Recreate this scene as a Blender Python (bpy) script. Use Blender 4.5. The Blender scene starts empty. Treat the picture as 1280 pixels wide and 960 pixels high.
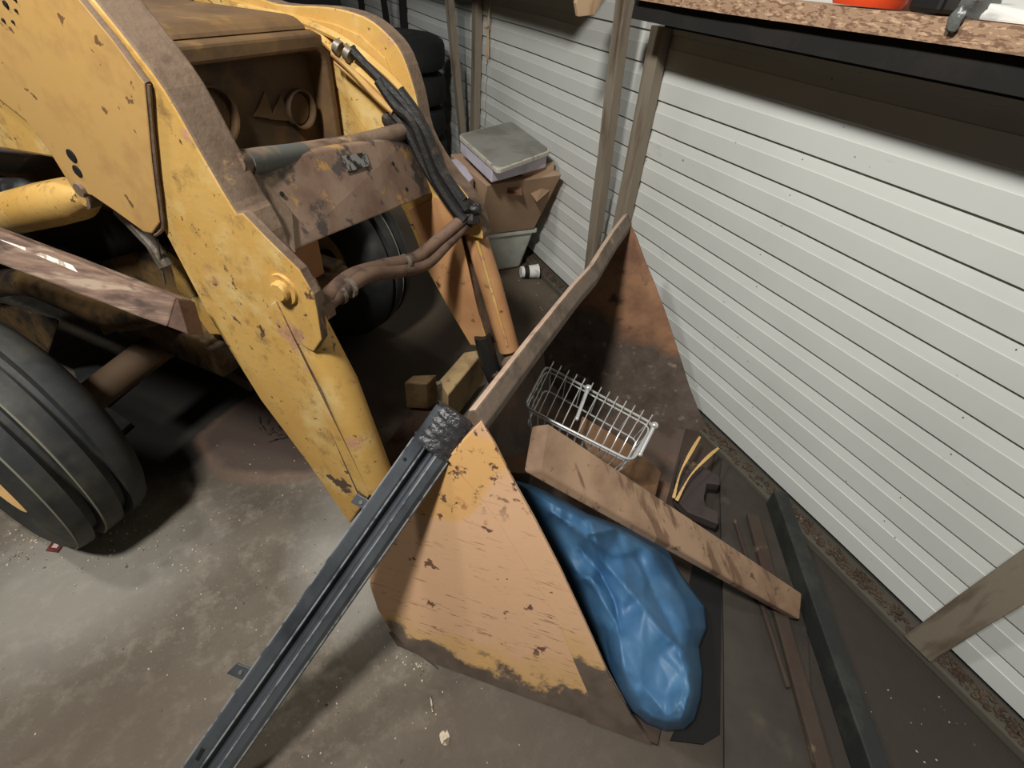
import bpy, bmesh, math, random
from mathutils import Vector, Matrix, noise
random.seed(7)
SC = bpy.context.scene
COL = SC.collection
# ---------------------------------------------------------------- camera
R = Matrix(((0.9023, -0.2297, 0.3648), (-0.4256, -0.6101, 0.6683), (0.0690, -0.7583, -0.6483)))
for i in range(3):                                   # re-orthonormalise rows
    pass
r0 = R[0].normalized(); r1 = (R[1] - r0 * R[1].dot(r0)).normalized(); r2 = r0.cross(r1)
if r2.dot(R[2]) < 0: r2 = -r2
R = Matrix((r0, r1, r2))
H = 1.6
CAM = Vector((0, 0, H))
F = 621.0
cam = bpy.data.objects.new('camera', bpy.data.cameras.new('camera')); COL.objects.link(cam)
cam.data.sensor_width = 36.0
cam.data.lens = 36.0 * F / 1280.0
cam.data.clip_start = 0.02
m = (R @ Matrix(((1, 0, 0), (0, -1, 0), (0, 0, -1)))).to_4x4()
m.translation = CAM
cam.matrix_world = m
SC.camera = cam
# ---------------------------------------------------------------- world, lights, exposure
SC.view_settings.view_transform = 'Standard'
SC.view_settings.look = 'None'
SC.view_settings.exposure = 0.0
SC.view_settings.gamma = 1.0
SC.view_settings.use_curve_mapping = False
wd = bpy.data.worlds.new('world'); SC.world = wd; wd.use_nodes = True
wd.node_tree.nodes['Background'].inputs[0].default_value = (0.75, 0.85, 1.0, 1)
wd.node_tree.nodes['Background'].inputs[1].default_value = 0.016
def area(name, loc, target, size, power, color, shape='DISK', size_y=None):
    l = bpy.data.lights.new(name, 'AREA'); l.energy = power; l.color = color; l.shape = shape; l.size = size
    if size_y: l.size_y = size_y
    o = bpy.data.objects.new(name, l); COL.objects.link(o); o.location = loc
    o.rotation_euler = (Vector(target) - Vector(loc)).to_track_quat('-Z', 'Y').to_euler()
    return o
area('shop_lamp', (-1.02, 0.02, 3.5), (0.6, 0.9, 0.4), 0.40, 114, (1.0, 0.965, 0.91))
area('ceiling_lamp', (-1.1, 1.5, 3.5), (0.6, 1.2, 0.4), 0.26, 34, (1.0, 0.97, 0.92))
area('far_lamp', (-0.6, 5.2, 3.3), (0.6, 4.5, 0.2), 0.5, 12, (0.95, 0.97, 1.0))

# ---------------------------------------------------------------- geometry helpers
A40 = math.radians(40)
U = Vector((math.cos(A40), math.sin(A40), 0)); V = Vector((math.sin(A40), -math.cos(A40), 0)); Z = Vector((0, 0, 1))
def T(u, v, z): return U * u + V * v + Z * z
def ray(p): return R @ Vector(((p[0] - 640) / F, (p[1] - 480) / F, 1.0))
def pl(p, P0, n):                                    # point of the world on a given plane
    d = ray(p); return CAM + d * ((Vector(P0) - CAM).dot(n) / d.dot(n))
def onz(p, z=0.0): return pl(p, (0, 0, z), Z)
def onx(p, x): return pl(p, (x, 0, 0), Vector((1, 0, 0)))
def ony(p, y): return pl(p, (0, y, 0), Vector((0, 1, 0)))
def onu(p, u): return pl(p, U * u, U)
def onv(p, v): return pl(p, V * v, V)

class MB:
    def __init__(s): s.v = []; s.f = []; s.m = []; s.sm = []
    def add(s, vs, fs, mi=0, smooth=False):
        o = len(s.v); s.v += [Vector(a) for a in vs]
        for k, f in enumerate(fs):
            s.f.append([i + o for i in f]); s.m.append(mi[k] if isinstance(mi, list) else mi); s.sm.append(smooth)
        return s
    def hexa(s, b, t, mi=0):                         # 4 bottom + 4 top points
        return s.add(list(b) + list(t), [(3, 2, 1, 0), (4, 5, 6, 7), (0, 1, 5, 4), (1, 2, 6, 5), (2, 3, 7, 6), (3, 0, 4, 7)], mi)
    def box(s, lo, hi, mi=0):
        (a, b, c), (d, e, f) = lo, hi
        return s.hexa([(a, b, c), (d, b, c), (d, e, c), (a, e, c)], [(a, b, f), (d, b, f), (d, e, f), (a, e, f)], mi)
    def tbox(s, lo, hi, mi=0):                       # box in tractor frame (u,v,z)
        (a, b, c), (d, e, f) = lo, hi
        q = lambda *k: T(*k)
        return s.hexa([q(a, b, c), q(d, b, c), q(d, e, c), q(a, e, c)], [q(a, b, f), q(d, b, f), q(d, e, f), q(a, e, f)], mi)
    def bar(s, p, q, wdt, hgt, up=Z, mi=0, n=1, jit=0.0, w2=None, h2=None):  # rectangular bar
        p = Vector(p); q = Vector(q); d = (q - p).normalized(); side = d.cross(Vector(up)).normalized(); upv = side.cross(d)
        vs = []; fs = []
        for i in range(n + 1):
            t = i / n; c = p.lerp(q, t); a = (wdt + ((w2 or wdt) - wdt) * t) / 2; b = (hgt + ((h2 or hgt) - hgt) * t) / 2
            for sx, sy in ((-1, -1), (1, -1), (1, 1), (-1, 1)):
                vs.append(c + side * (a * sx + random.uniform(-jit, jit)) + upv * (b * sy + random.uniform(-jit, jit)))
        for i in range(n):
            for k in range(4):
                a = i * 4 + k; b = i * 4 + (k + 1) % 4
                fs.append((a, b, b + 4, a + 4))
        fs.append((3, 2, 1, 0)); e = n * 4; fs.append((e, e + 1, e + 2, e + 3))
        return s.add(vs, fs, mi)
    def tube(s, pts, r, n=8, mi=0, closed=False, cap=True):
        pts = [Vector(p) for p in pts]; N = len(pts); vs = []; fs = []
        prev = None
        for i, p in enumerate(pts):
            if closed: d = (pts[(i + 1) % N] - pts[i - 1]).normalized()
            else: d = (pts[min(i + 1, N - 1)] - pts[max(i - 1, 0)]).normalized()
            if prev is None:
                a = d.cross(Z); a = d.cross(Vector((1, 0, 0))) if a.length < 1e-3 else a
            else: a = prev - d * prev.dot(d)
            a.normalize(); prev = a; b = d.cross(a)
            rr = r[i] if isinstance(r, (list, tuple)) else r
            for k in range(n):
                t = 2 * math.pi * k / n; vs.append(p + (a * math.cos(t) + b * math.sin(t)) * rr)
        M = N if closed else N - 1
        for i in range(M):
            for k in range(n):
                j = (i + 1) % N; fs.append((i * n + k, i * n + (k + 1) % n, j * n + (k + 1) % n, j * n + k))
        if cap and not closed: fs.append(tuple(range(n - 1, -1, -1))); fs.append(tuple((N - 1) * n + k for k in range(n)))
        return s.add(vs, fs, mi, True)
    def lathe(s, c, ax, prof, n=32, mi=0, closed=True):   # prof: list of (along axis, radius)
        c = Vector(c); ax = Vector(ax).normalized(); a = ax.cross(Z)
        if a.length < 1e-3: a = Vector((1, 0, 0))
        a.normalize(); b = ax.cross(a); vs = []; fs = []; L = len(prof)
        for k in range(n):
            t = 2 * math.pi * k / n; d = a * math.cos(t) + b * math.sin(t)
            for h, r in prof: vs.append(c + ax * h + d * r)
        for k in range(n):
            for i in range(L if closed else L - 1):
                j = (i + 1) % L; q = (k + 1) % n
                fs.append((k * L + i, k * L + j, q * L + j, q * L + i))
        return s.add(vs, fs, mi, True)
    def prism(s, A, B, mc=0, ms=0):                  # two congruent loops
        n = len(A); fs = [tuple(range(n - 1, -1, -1)), tuple(range(n, 2 * n))] + [(i, (i + 1) % n, (i + 1) % n + n, i + n) for i in range(n)]
        return s.add(list(A) + list(B), fs, [mc, mc] + [ms] * n)
    def ball(s, c, r, seg=10, rings=6, mi=0, sc=(1, 1, 1), jit=0):
        vs = []; fs = []
        for i in range(rings + 1):
            th = math.pi * i / rings
            for k in range(seg):
                ph = 2 * math.pi * k / seg; q = 1 + random.uniform(-jit, jit)
                vs.append(Vector(c) + Vector((math.sin(th) * math.cos(ph) * r * sc[0] * q, math.sin(th) * math.sin(ph) * r * sc[1] * q, math.cos(th) * r * sc[2] * q)))
        for i in range(rings):
            for k in range(seg):
                fs.append((i * seg + k, i * seg + (k + 1) % seg, (i + 1) * seg + (k + 1) % seg, (i + 1) * seg + k))
        return s.add(vs, fs, mi, True)
    def build(s, name, mats, parent=None, label=None, bevel=0, sub=0, kind=None, seg=2, recalc=True):
        me = bpy.data.meshes.new(name)
        org = wloc(parent) if parent else Vector()
        me.from_pydata([tuple(v - org) for v in s.v], [], s.f)
        if not isinstance(mats, (list, tuple)): mats = [mats]
        for x in mats: me.materials.append(x)
        me.polygons.foreach_set('material_index', s.m); me.polygons.foreach_set('use_smooth', s.sm)
        if recalc:
            bm = bmesh.new(); bm.from_mesh(me); bmesh.ops.recalc_face_normals(bm, faces=bm.faces)
            for e in bm.edges:
                if len(e.link_faces) == 2 and e.calc_face_angle(0) > .62: e.smooth = False
            bm.to_mesh(me); bm.free()
        me.update()
        o = bpy.data.objects.new(name, me); COL.objects.link(o)
        if parent: o.parent = parent
        if bevel:
            b = o.modifiers.new('bevel', 'BEVEL'); b.width = bevel; b.segments = seg; b.limit_method = 'ANGLE'; b.angle_limit = math.radians(35)
        if sub:
            b = o.modifiers.new('sub', 'SUBSURF'); b.levels = sub; b.render_levels = sub
        if label: o['label'] = label
        if kind: o['kind'] = kind
        return o
WL = {}
def wloc(o):
    v = Vector(o.location)
    while o.parent: o = o.parent; v += Vector(o.location)
    return v
def thing(name, loc, label, cat, group=None):
    o = bpy.data.objects.new(name, None); COL.objects.link(o); o.location = loc; o.empty_display_size = 0.1
    return tag(o, label, cat, group)
def tag(o, label, cat, group=None):
    o['label'] = label; o['category'] = cat
    if group: o['group'] = group
    return o
def solo(mb, name, mats, label, cat, group=None, origin=None, **k):   # one-mesh thing with its origin at its base
    c = sum(mb.v, Vector()) / len(mb.v); zmin = min(v.z for v in mb.v)
    org = Vector(origin) if origin else Vector((c.x, c.y, zmin))
    mb.v = [v - org for v in mb.v]
    o = mb.build(name, mats, **k); o.location = org
    return tag(o, label, cat, group)
def smooth_pts(pts, n=6):
    pts = [Vector(p) for p in pts]; out = []
    for i in range(len(pts) - 1):
        p0 = pts[max(i - 1, 0)]; p1 = pts[i]; p2 = pts[i + 1]; p3 = pts[min(i + 2, len(pts) - 1)]
        for k in range(n):
            t = k / n
            out.append(0.5 * ((2 * p1) + (p2 - p0) * t + (2 * p0 - 5 * p1 + 4 * p2 - p3) * t * t + (3 * p1 - p0 - 3 * p2 + p3) * t ** 3))
    out.append(pts[-1]); return out

# ---------------------------------------------------------------- materials
def srgb(r, g, b):
    f = lambda c: ((c / 255 + 0.055) / 1.055) ** 2.4 if c > 10 else c / 255 / 12.92
    return (f(r), f(g), f(b), 1)
class NT:
    def __init__(s, name):
        s.mat = bpy.data.materials.new(name); s.mat.use_nodes = True; s.t = s.mat.node_tree; s.N = s.t.nodes
        s.b = s.N['Principled BSDF']; s.tc = s.N.new('ShaderNodeTexCoord')
    def lk(s, a, b): s.t.links.new(a, b)
    def mapping(s, scale=(1, 1, 1), rot=(0, 0, 0), loc=(0, 0, 0)):
        m = s.N.new('ShaderNodeMapping'); m.inputs['Scale'].default_value = scale; m.inputs['Rotation'].default_value = rot; m.inputs['Location'].default_value = loc
        s.lk(s.tc.outputs['Object'], m.inputs['Vector']); return m.outputs[0]
    def noise(s, scale, detail=4, rough=.55, stretch=(1, 1, 1), rot=(0, 0, 0), loc=(0, 0, 0), dist=0):
        n = s.N.new('ShaderNodeTexNoise'); n.inputs['Scale'].default_value = scale; n.inputs['Detail'].default_value = detail
        n.inputs['Roughness'].default_value = rough; n.inputs['Distortion'].default_value = dist
        s.lk(s.mapping(stretch, rot, loc), n.inputs['Vector']); return n.outputs['Fac']
    def ramp(s, fac, lo, hi, inv=False):
        m = s.N.new('ShaderNodeMapRange'); m.inputs['From Min'].default_value = lo; m.inputs['From Max'].default_value = hi
        if inv: m.inputs['To Min'].default_value = 1; m.inputs['To Max'].default_value = 0
        s.lk(fac, m.inputs['Value']); return m.outputs[0]
    def math(s, op, a, b=None):
        m = s.N.new('ShaderNodeMath'); m.operation = op
        for i, x in enumerate((a, b)):
            if x is None: continue
            if isinstance(x, (int, float)): m.inputs[i].default_value = x
            else: s.lk(x, m.inputs[i])
        return m.outputs[0]
    def mix(s, fac, a, b):
        m = s.N.new('ShaderNodeMix'); m.data_type = 'RGBA'
        if isinstance(fac, (int, float)): m.inputs[0].default_value = fac
        else: s.lk(fac, m.inputs[0])
        for i, x in ((6, a), (7, b)):
            if isinstance(x, tuple): m.inputs[i].default_value = x
            else: s.lk(x, m.inputs[i])
        return m.outputs[2]
    def bump(s, h, strength=.3, dist=.01):
        b = s.N.new('ShaderNodeBump'); b.inputs['Strength'].default_value = strength; b.inputs['Distance'].default_value = dist
        s.lk(h, b.inputs['Height']); s.lk(b.outputs[0], s.b.inputs['Normal'])
    def xyz(s):
        x = s.N.new('ShaderNodeSeparateXYZ'); s.lk(s.tc.outputs['Object'], x.inputs[0]); return x.outputs
def mat(name, base, rough=.6, metal=0, layers=(), bump=None, spec=None):
    n = NT(name); c = srgb(*base)
    for L in layers:                                 # (color, scale, lo, hi, {kw})
        kw = L[4] if len(L) > 4 else {}
        f = n.ramp(n.noise(L[1], **kw), L[2], L[3]); c = n.mix(f, c, srgb(*L[0]))
    if isinstance(c, tuple): n.b.inputs['Base Color'].default_value = c
    else: n.lk(c, n.b.inputs['Base Color'])
    n.b.inputs['Roughness'].default_value = rough; n.b.inputs['Metallic'].default_value = metal
    if spec is not None: n.b.inputs['Specular IOR Level'].default_value = spec
    if bump: n.bump(n.noise(bump[0], detail=5, **(bump[3] if len(bump) > 3 else {})), bump[1], bump[2])
    return n.mat
D8 = dict(detail=8, rough=.65)
M = {}
M['yellow'] = mat('worn_yellow_paint', (214, 174, 100), .55, 0, [
    ((204, 160, 84), 3, .4, .65), ((226, 198, 134), 7, .5, .7, dict(loc=(3, 1, 0))), ((196, 150, 118), 7, .62, .66, dict(loc=(9, 1, 5))),
    ((150, 118, 74), 14, .54, .70, dict(detail=8, rough=.75, loc=(1, 5, 2))), ((92, 72, 60), 9, .640, .655, dict(detail=6, rough=.6, loc=(4, 4, 4))), ((104, 78, 56), 42, .64, .68, dict(detail=4, rough=.7))], (60, .25, .003))
M['tan_yellow'] = mat('dull_tan_yellow_paint', (196, 158, 98), .55, 0, [
    ((204, 162, 92), 2.2, .4, .65), ((180, 140, 88), 9, .5, .68, D8), ((120, 88, 60), 26, .655, .68, dict(detail=5, loc=(2, 7, 1)))], (50, .12, .002))
M['orange_paint'] = mat('old_orange_paint', (206, 156, 108), .55, 0, [
    ((180, 130, 88), 4, .45, .7), ((96, 66, 46), 13, .60, .68, D8), ((60, 44, 36), 7, .68, .74, D8)], (60, .2, .002))
M['brown_dirt'] = mat('brown_dirty_steel', (124, 104, 86), .75, 0, [
    ((86, 66, 52), 8, .45, .65, D8), ((170, 138, 98), 14, .60, .68, D8)], (70, .5, .004))
M['beam_face'] = mat('rusty_painted_crossbeam', (140, 116, 98), .65, 0, [
    ((112, 86, 70), 5, .4, .6), ((172, 132, 70), 7, .55, .595, dict(detail=8, rough=.75, loc=(2, 0, 4))), ((78, 68, 62), 7, .53, .57, dict(detail=8, rough=.7, loc=(7, 3, 1))),
    ((66, 50, 44), 24, .64, .68, D8)], (60, .35, .003))
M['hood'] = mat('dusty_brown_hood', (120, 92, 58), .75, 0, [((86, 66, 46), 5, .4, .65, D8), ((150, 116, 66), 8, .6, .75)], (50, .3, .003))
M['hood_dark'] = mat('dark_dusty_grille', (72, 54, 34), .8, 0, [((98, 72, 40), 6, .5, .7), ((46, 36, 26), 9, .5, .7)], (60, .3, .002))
M['hose'] = mat('dusty_brown_hose', (112, 88, 72), .8, 0, [((74, 58, 50), 18, .5, .65, D8)], (90, .4, .002))
M['black_hose'] = mat('greasy_black_rubber', (34, 33, 32), .5, 0, [((78, 64, 50), 14, .58, .7, D8)], (60, .5, .004))
M['steel_worn'] = mat('worn_grey_steel', (140, 132, 120), .45, .5, [((90, 74, 60), 20, .5, .65, D8)], (80, .3, .002))
M['tire'] = mat('dusty_black_rubber', (46, 49, 50), .6, 0, [((72, 70, 62), 5, .48, .7, D8), ((34, 36, 38), 12, .5, .7)], (50, .25, .003))
M['tire_dark'] = mat('black_rubber', (30, 31, 32), .8, 0, [((44, 44, 42), 9, .5, .7)], (50, .2, .002))
M['rim'] = mat('orange_wheel_paint', (206, 168, 112), .5, 0, [((176, 122, 62), 10, .55, .7)], (60, .1, .002))
M['dark_metal'] = mat('dark_oily_metal', (36, 33, 30), .7, .3, [((56, 46, 36), 9, .55, .7, D8)], (50, .4, .004))
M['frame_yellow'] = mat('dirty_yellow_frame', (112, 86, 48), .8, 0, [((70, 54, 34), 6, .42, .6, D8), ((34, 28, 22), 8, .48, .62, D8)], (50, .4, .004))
M['bucket_in'] = mat('rusty_bucket_interior', (104, 88, 78), .75, 0, [((146, 108, 82), 3, .5, .65, dict(loc=(0, 0, 3))), ((86, 74, 66), 6, .5, .6, D8), ((122, 108, 96), 18, .62, .75, D8)], (40, .5, .006))
M['bar_top'] = mat('scuffed_bucket_bar', (118, 102, 88), .65, 0, [((88, 76, 64), 9, .48, .6, D8), ((162, 140, 96), 11, .56, .66, D8)], (60, .5, .004))
M['rail'] = mat('blackened_steel_rail', (112, 118, 124), .38, .7, [((70, 74, 80), 5, .45, .7, dict(detail=6, rough=.6))], (90, .08, .001))
M['lip'] = mat('steel_edge_highlight', (190, 194, 198), .35, .6, [((120, 126, 132), 30, .5, .62)])  # bright material for the painted highlights on the rail edges
M['tape'] = mat('crumpled_grey_tape', (58, 58, 60), .35, .3, [((112, 110, 108), 22, .58, .68, D8)], (40, .8, .01))
M['tarp'] = None
M['timber_grey'] = mat('weathered_red_timber', (132, 108, 92), .85, 0, [((92, 72, 62), 5, .42, .6, dict(detail=8, rough=.7, stretch=(1, 1, 9))), ((160, 140, 122), 5, .56, .66, dict(stretch=(1, 1, 9), loc=(3, 3, 3))), ((70, 56, 50), 6, .6, .66, dict(detail=5, stretch=(1, 1, 3), loc=(6, 1, 3)))], (30, .4, .004))
M['timber_end'] = mat('dark_timber_end', (86, 64, 52), .85, 0, [((60, 42, 34), 12, .5, .65, D8)], (40, .4, .004))
M['white_scuff'] = mat('white_paint_scuff', (232, 228, 216), .7, 0, [((170, 150, 134), 30, .52, .56, D8)])
M['chrome'] = mat('chrome_wire', (228, 230, 228), .28, .55, [((150, 140, 126), 30, .6, .75)])
M['sill'] = mat('grey_green_sill', (84, 80, 70), .8, 0, [((84, 80, 68), 9, .5, .65, D8), ((130, 90, 66), 5, .68, .75)], (40, .4, .004))
M['rubble'] = mat('leafy_rubble', (88, 74, 60), .9, 0, [((66, 52, 42), 20, .45, .6, D8), ((170, 150, 124), 30, .66, .72)], (60, .8, .01))
M['post'] = mat('weathered_grey_lumber', (136, 126, 110), .8, 0, [((104, 90, 74), 6, .5, .65, dict(detail=8, stretch=(3, 3, .35))), ((92, 60, 42), 8, .70, .74, dict(detail=4, stretch=(1.5, 1.5, .7)))], (40, .3, .003))
M['osb'] = mat('osb_strand_board', (172, 140, 112), .8, 0, [((130, 100, 78), 105, .5, .56, dict(detail=5, stretch=(1, .45, 1.6))), ((206, 172, 140), 95, .57, .62, dict(detail=5, stretch=(1, .4, 1.8), loc=(5, 5, 5)))], (60, .6, .004))
M['joist'] = mat('dark_old_joist', (26, 24, 22), .9, 0, [((38, 34, 30), 8, .5, .7, D8)], (40, .3, .003))
M['pale_wood'] = mat('pale_split_wood', (196, 166, 132), .75, 0, [((166, 134, 100), 10, .5, .65, dict(stretch=(3, 3, .5)))], (40, .3, .003))
M['rope'] = mat('frayed_tan_rope', (196, 168, 136), .85)
M['orange_plastic'] = mat('orange_red_plastic', (240, 84, 40), .4)
M['black_plastic'] = mat('black_plastic', (20, 20, 20), .5)
M['grey_bag'] = mat('grey_plastic_film', (104, 106, 104), .3, 0, [((150, 152, 150), 20, .55, .65)], (30, .6, .01))
M['white_paper'] = mat('white_wrapper', (226, 226, 220), .6, 0, [((190, 192, 190), 20, .5, .6)])
M['lid'] = mat('grey_plastic_lid', (146, 146, 138), .6, 0, [((122, 120, 112), 5, .45, .65)], (40, .1, .002))
M['lid_edge'] = mat('pale_lid_edge', (196, 192, 178), .6, 0, [((150, 142, 126), 24, .55, .65)])
M['lilac'] = mat('white_lilac_plastic', (205, 200, 212), .5, 0, [((176, 170, 184), 6, .5, .7)])
M['cardboard'] = mat('brown_cardboard', (178, 148, 120), .85, 0, [((164, 134, 106), 4, .45, .7)], (50, .1, .002))
M['tote'] = mat('pale_grey_tote', (196, 198, 188), .5, 0, [((170, 172, 162), 6, .5, .7)])
M['plank'] = mat('rough_sawn_plank', (158, 130, 104), .8, 0, [((132, 106, 84), 5, .42, .62, dict(detail=7, rough=.65)), ((112, 86, 66), 7, .58, .64, dict(detail=4, stretch=(3, .6, .6), loc=(4, 1, 0))), ((96, 74, 58), 34, .62, .7, dict(detail=5))], (60, .3, .002))
M['brown_board'] = mat('dark_tan_board', (130, 98, 70), .8, 0, [((104, 76, 54), 6, .45, .65, D8)], (50, .2, .002))
M['sheet'] = mat('dull_grey_brown_sheet', (66, 61, 53), .75, 0, [((50, 45, 39), 3, .4, .65, D8), ((78, 70, 60), 9, .6, .7)], (30, .15, .003))
M['dark_beam'] = mat('dark_green_grey_beam', (38, 41, 39), .7, 0, [((60, 62, 56), 7, .5, .7, D8)], (50, .3, .003))
M['brown_old'] = mat('old_brown_timber', (68, 57, 48), .85, 0, [((64, 48, 40), 5, .45, .6, D8), ((112, 94, 76), 12, .62, .7)], (40, .4, .004))
M['strap'] = mat('yellow_strap', (216, 178, 112), .6, 0, [((170, 120, 60), 20, .55, .65)])
M['plum'] = mat('mottled_plum_metal', (72, 62, 60), .6, .2, [((60, 50, 50), 10, .5, .65, D8), ((120, 96, 74), 8, .62, .7)], (40, .3, .003))
M['black'] = mat('matt_black', (12, 12, 12), .8)
M['card_red'] = mat('dark_red_card', (104, 44, 44), .7)
M['card_pale'] = mat('pale_card_print', (205, 190, 180), .7)
M['block'] = mat('greasy_tan_block', (164, 140, 100), .75, 0, [((112, 88, 60), 6, .45, .65, D8), ((70, 52, 40), 10, .62, .7, D8)], (40, .4, .004))
M['pebble'] = mat('pale_grit', (196, 184, 164), .8, 0, [((110, 96, 80), 40, .5, .55)])
M['twig'] = mat('dry_twig', (60, 48, 38), .9)
M['decal'] = mat('scratched_silver_decal', (150, 148, 144), .4, .5, [((50, 48, 46), 34, .48, .54, dict(detail=3))])
M['ink'] = mat('black_print', (26, 24, 24), .7)
M['roof'] = mat('dark_roof_boards', (54, 50, 46), .9)
M['panel_dark'] = mat('dull_grey_wall', (70, 70, 68), .9, 0, [((52, 52, 50), 3, .4, .7)])
# siding paint
n = NT('off_white_siding_paint')
c = n.mix(n.ramp(n.noise(1.4, 5), .4, .7), srgb(212, 215, 210), srgb(200, 203, 198))
c = n.mix(n.ramp(n.noise(7, 6, .6, stretch=(1, .25, 1)), .66, .8), c, srgb(160, 156, 146))
c = n.mix(n.math('MULTIPLY', n.ramp(n.noise(38, 3), .74, .77), .8), c, srgb(70, 62, 54))
n.lk(c, n.b.inputs['Base Color']); n.b.inputs['Roughness'].default_value = .42; n.bump(n.noise(2.2, 2), .15, .02)
M['siding'] = n.mat
# blue tarp
n = NT('blue_tarpaulin')
c = n.mix(n.ramp(n.noise(6, 6), .4, .7), srgb(58, 102, 142), srgb(82, 124, 160))
c = n.mix(n.ramp(n.noise(9, 5, loc=(3, 2, 1)), .70, .76), c, srgb(120, 146, 168))
n.lk(c, n.b.inputs['Base Color']); n.b.inputs['Roughness'].default_value = .55; n.bump(n.noise(9, 6, .5, dist=.3), .35, .01)
M['tarp'] = n.mat
# bucket side paint: peach over yellow, mud and painted shade towards the worn foot, long scratches
def bucket_paint(name, zmudshade):
    n = NT(name); x, y, z = n.xyz()
    c = n.mix(n.ramp(n.noise(2.0, 3), .35, .65), srgb(222, 180, 142), srgb(216, 174, 136))
    c = n.mix(n.ramp(n.noise(1.5, 2, loc=(5, 2.1, 0)), .52, .55), c, srgb(220, 172, 110))
    c = n.mix(n.ramp(n.noise(14, 5, .6, loc=(2, 2, 2)), .66, .72), c, srgb(186, 132, 92))
    low = n.ramp(z, .62, .10)
    for rot, l, th, sc_, st in (((0, 0, -.87), (0, 0, 0), .635, 12, (.5, 1, 9)), ((0, .35, -.87), (3, 1, 2), .645, 15, (.5, 1, 8)), ((.2, -.5, -.87), (1, 7, 2), .65, 20, (.5, 1, 9))):
        ln = n.math('MULTIPLY', n.ramp(n.noise(sc_, 4, .55, stretch=st, rot=rot, loc=l, dist=.7), th, th + .02), n.math('MULTIPLY', n.ramp(n.noise(3.5, 3, .5, loc=l), .42, .58), n.math('ADD', .35, n.math('MULTIPLY', low, .6))))
        c = n.mix(ln, c, srgb(116, 82, 62))
    c = n.mix(n.ramp(n.noise(15, 6, .6, loc=(8, 8, 1)), .645, .66), c, srgb(112, 80, 64))
    ed = n.math('SUBTRACT', 1.0, n.math('DIVIDE', n.math('ABSOLUTE', n.math('SUBTRACT', z, .80)), .22))
    c = n.mix(n.math('MULTIPLY', n.ramp(ed, .0, .5), n.ramp(n.noise(26, 6, .65, loc=(1, 9, 4)), .56, .60)), c, srgb(104, 74, 60))
    zz = n.math('ADD', z, n.math('MULTIPLY', n.math('SUBTRACT', n.noise(9, 7, .65), .5), .34))
    c = n.mix(n.math('MULTIPLY', n.ramp(zz, zmudshade + .03, zmudshade + .12, True), .8), c, srgb(210, 170, 112))
    c = n.mix(n.ramp(zz, zmudshade, zmudshade + .03, True), c, n.mix(n.ramp(n.noise(12, 6), .4, .7), srgb(92, 80, 70), srgb(116, 102, 90)))
    n.lk(c, n.b.inputs['Base Color']); n.b.inputs['Roughness'].default_value = .6; n.bump(n.noise(30, 6, .6), .25, .003); return n.mat
M['bucket_side'] = bucket_paint('scratched_peach_bucket_paint', .075)
M['bucket_strip'] = bucket_paint('scuffed_peach_wear_strip', .20)
n = NT('worn_orange_over_mud'); x, y, z = n.xyz()
zz = n.math('ADD', z, n.math('MULTIPLY', n.math('SUBTRACT', n.noise(4, 7, .6), .5), .5))
c = n.mix(n.ramp(n.noise(6, 7, .65), .42, .62), srgb(158, 118, 86), srgb(124, 88, 66))
c = n.mix(n.ramp(n.noise(12, 6, .65, loc=(3, 0, 0)), .6, .7), c, srgb(86, 66, 54))
m_ = n.mix(n.ramp(n.noise(9, 8, .7), .42, .62), srgb(104, 92, 82), srgb(82, 70, 62))
m_ = n.mix(n.ramp(n.noise(24, 5, .6), .6, .68), m_, srgb(140, 124, 108))
c = n.mix(n.ramp(zz, .36, .46, True), c, m_)
n.lk(c, n.b.inputs['Base Color']); n.b.inputs['Roughness'].default_value = .7; n.bump(n.noise(34, 7, .65), .5, .005); M['bucket_far'] = n.mat
# concrete floor
n = NT('stained_concrete'); x, y, z = n.xyz()
c = n.mix(n.ramp(n.noise(1.6, 6, .6), .35, .68), srgb(94, 87, 76), srgb(118, 110, 97))
c = n.mix(n.ramp(n.noise(5, 8, .65, loc=(2, 3, 0)), .5, .72), c, srgb(88, 78, 68))
c = n.mix(n.math('MULTIPLY', n.ramp(n.noise(14, 8, .7, loc=(7, 3, 0)), .5, .66), .45), c, srgb(150, 142, 128))
c = n.mix(n.math('MULTIPLY', n.ramp(n.noise(90, 4, .6), .6, .7), .5), c, srgb(146, 136, 120))
c = n.mix(n.ramp(n.noise(38, 3, .5, loc=(1, 1, 1)), .72, .75), c, srgb(54, 46, 38))
nz = n.math('MULTIPLY', n.math('SUBTRACT', n.noise(4, 6, .6), .5), .45)
def blob(cx, cy, rx, ry, soft, col, k=1.0):
    global c
    a = n.math('POWER', n.math('DIVIDE', n.math('SUBTRACT', x, cx), rx), 2.0)
    b = n.math('POWER', n.math('DIVIDE', n.math('SUBTRACT', y, cy), ry), 2.0)
    d = n.math('ADD', n.math('SQRT', n.math('ADD', a, b)), nz)
    c = n.mix(n.math('MULTIPLY', n.ramp(d, 1 - soft, 1 + soft, True), k), c, srgb(*col))
blob(1.25, .25, .66, 1.2, .25, (54, 48, 42), .95)  # dirt along the wall, darkened further for the shade there
blob(.1, 2.6, 1.0, .85, .3, (30, 26, 23), .97)  # shade under the tractor, painted into the floor colour
blob(-.55, 2.0, .5, .42, .2, (26, 23, 20), .95)       # more of the tractor's shade, painted over oily floor
blob(.3, .22, .55, .30, .4, (84, 74, 64), .75)  # shaded floor below the bucket, painted darker
blob(-.7, .75, .3, .16, .5, (92, 80, 68), .6)
blob(.9, 2.9, .9, 1.2, .3, (92, 80, 66), .8)
blob(-.85, 1.25, .34, .22, .5, (168, 165, 156), .5)      # pale dust by the wheel
blob(-.02, 1.0, .14, .22, .6, (178, 176, 170), .55)
blob(-.08, 1.72, .40, .30, .05, (112, 88, 72), .6)      # rust ring and spill
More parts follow.
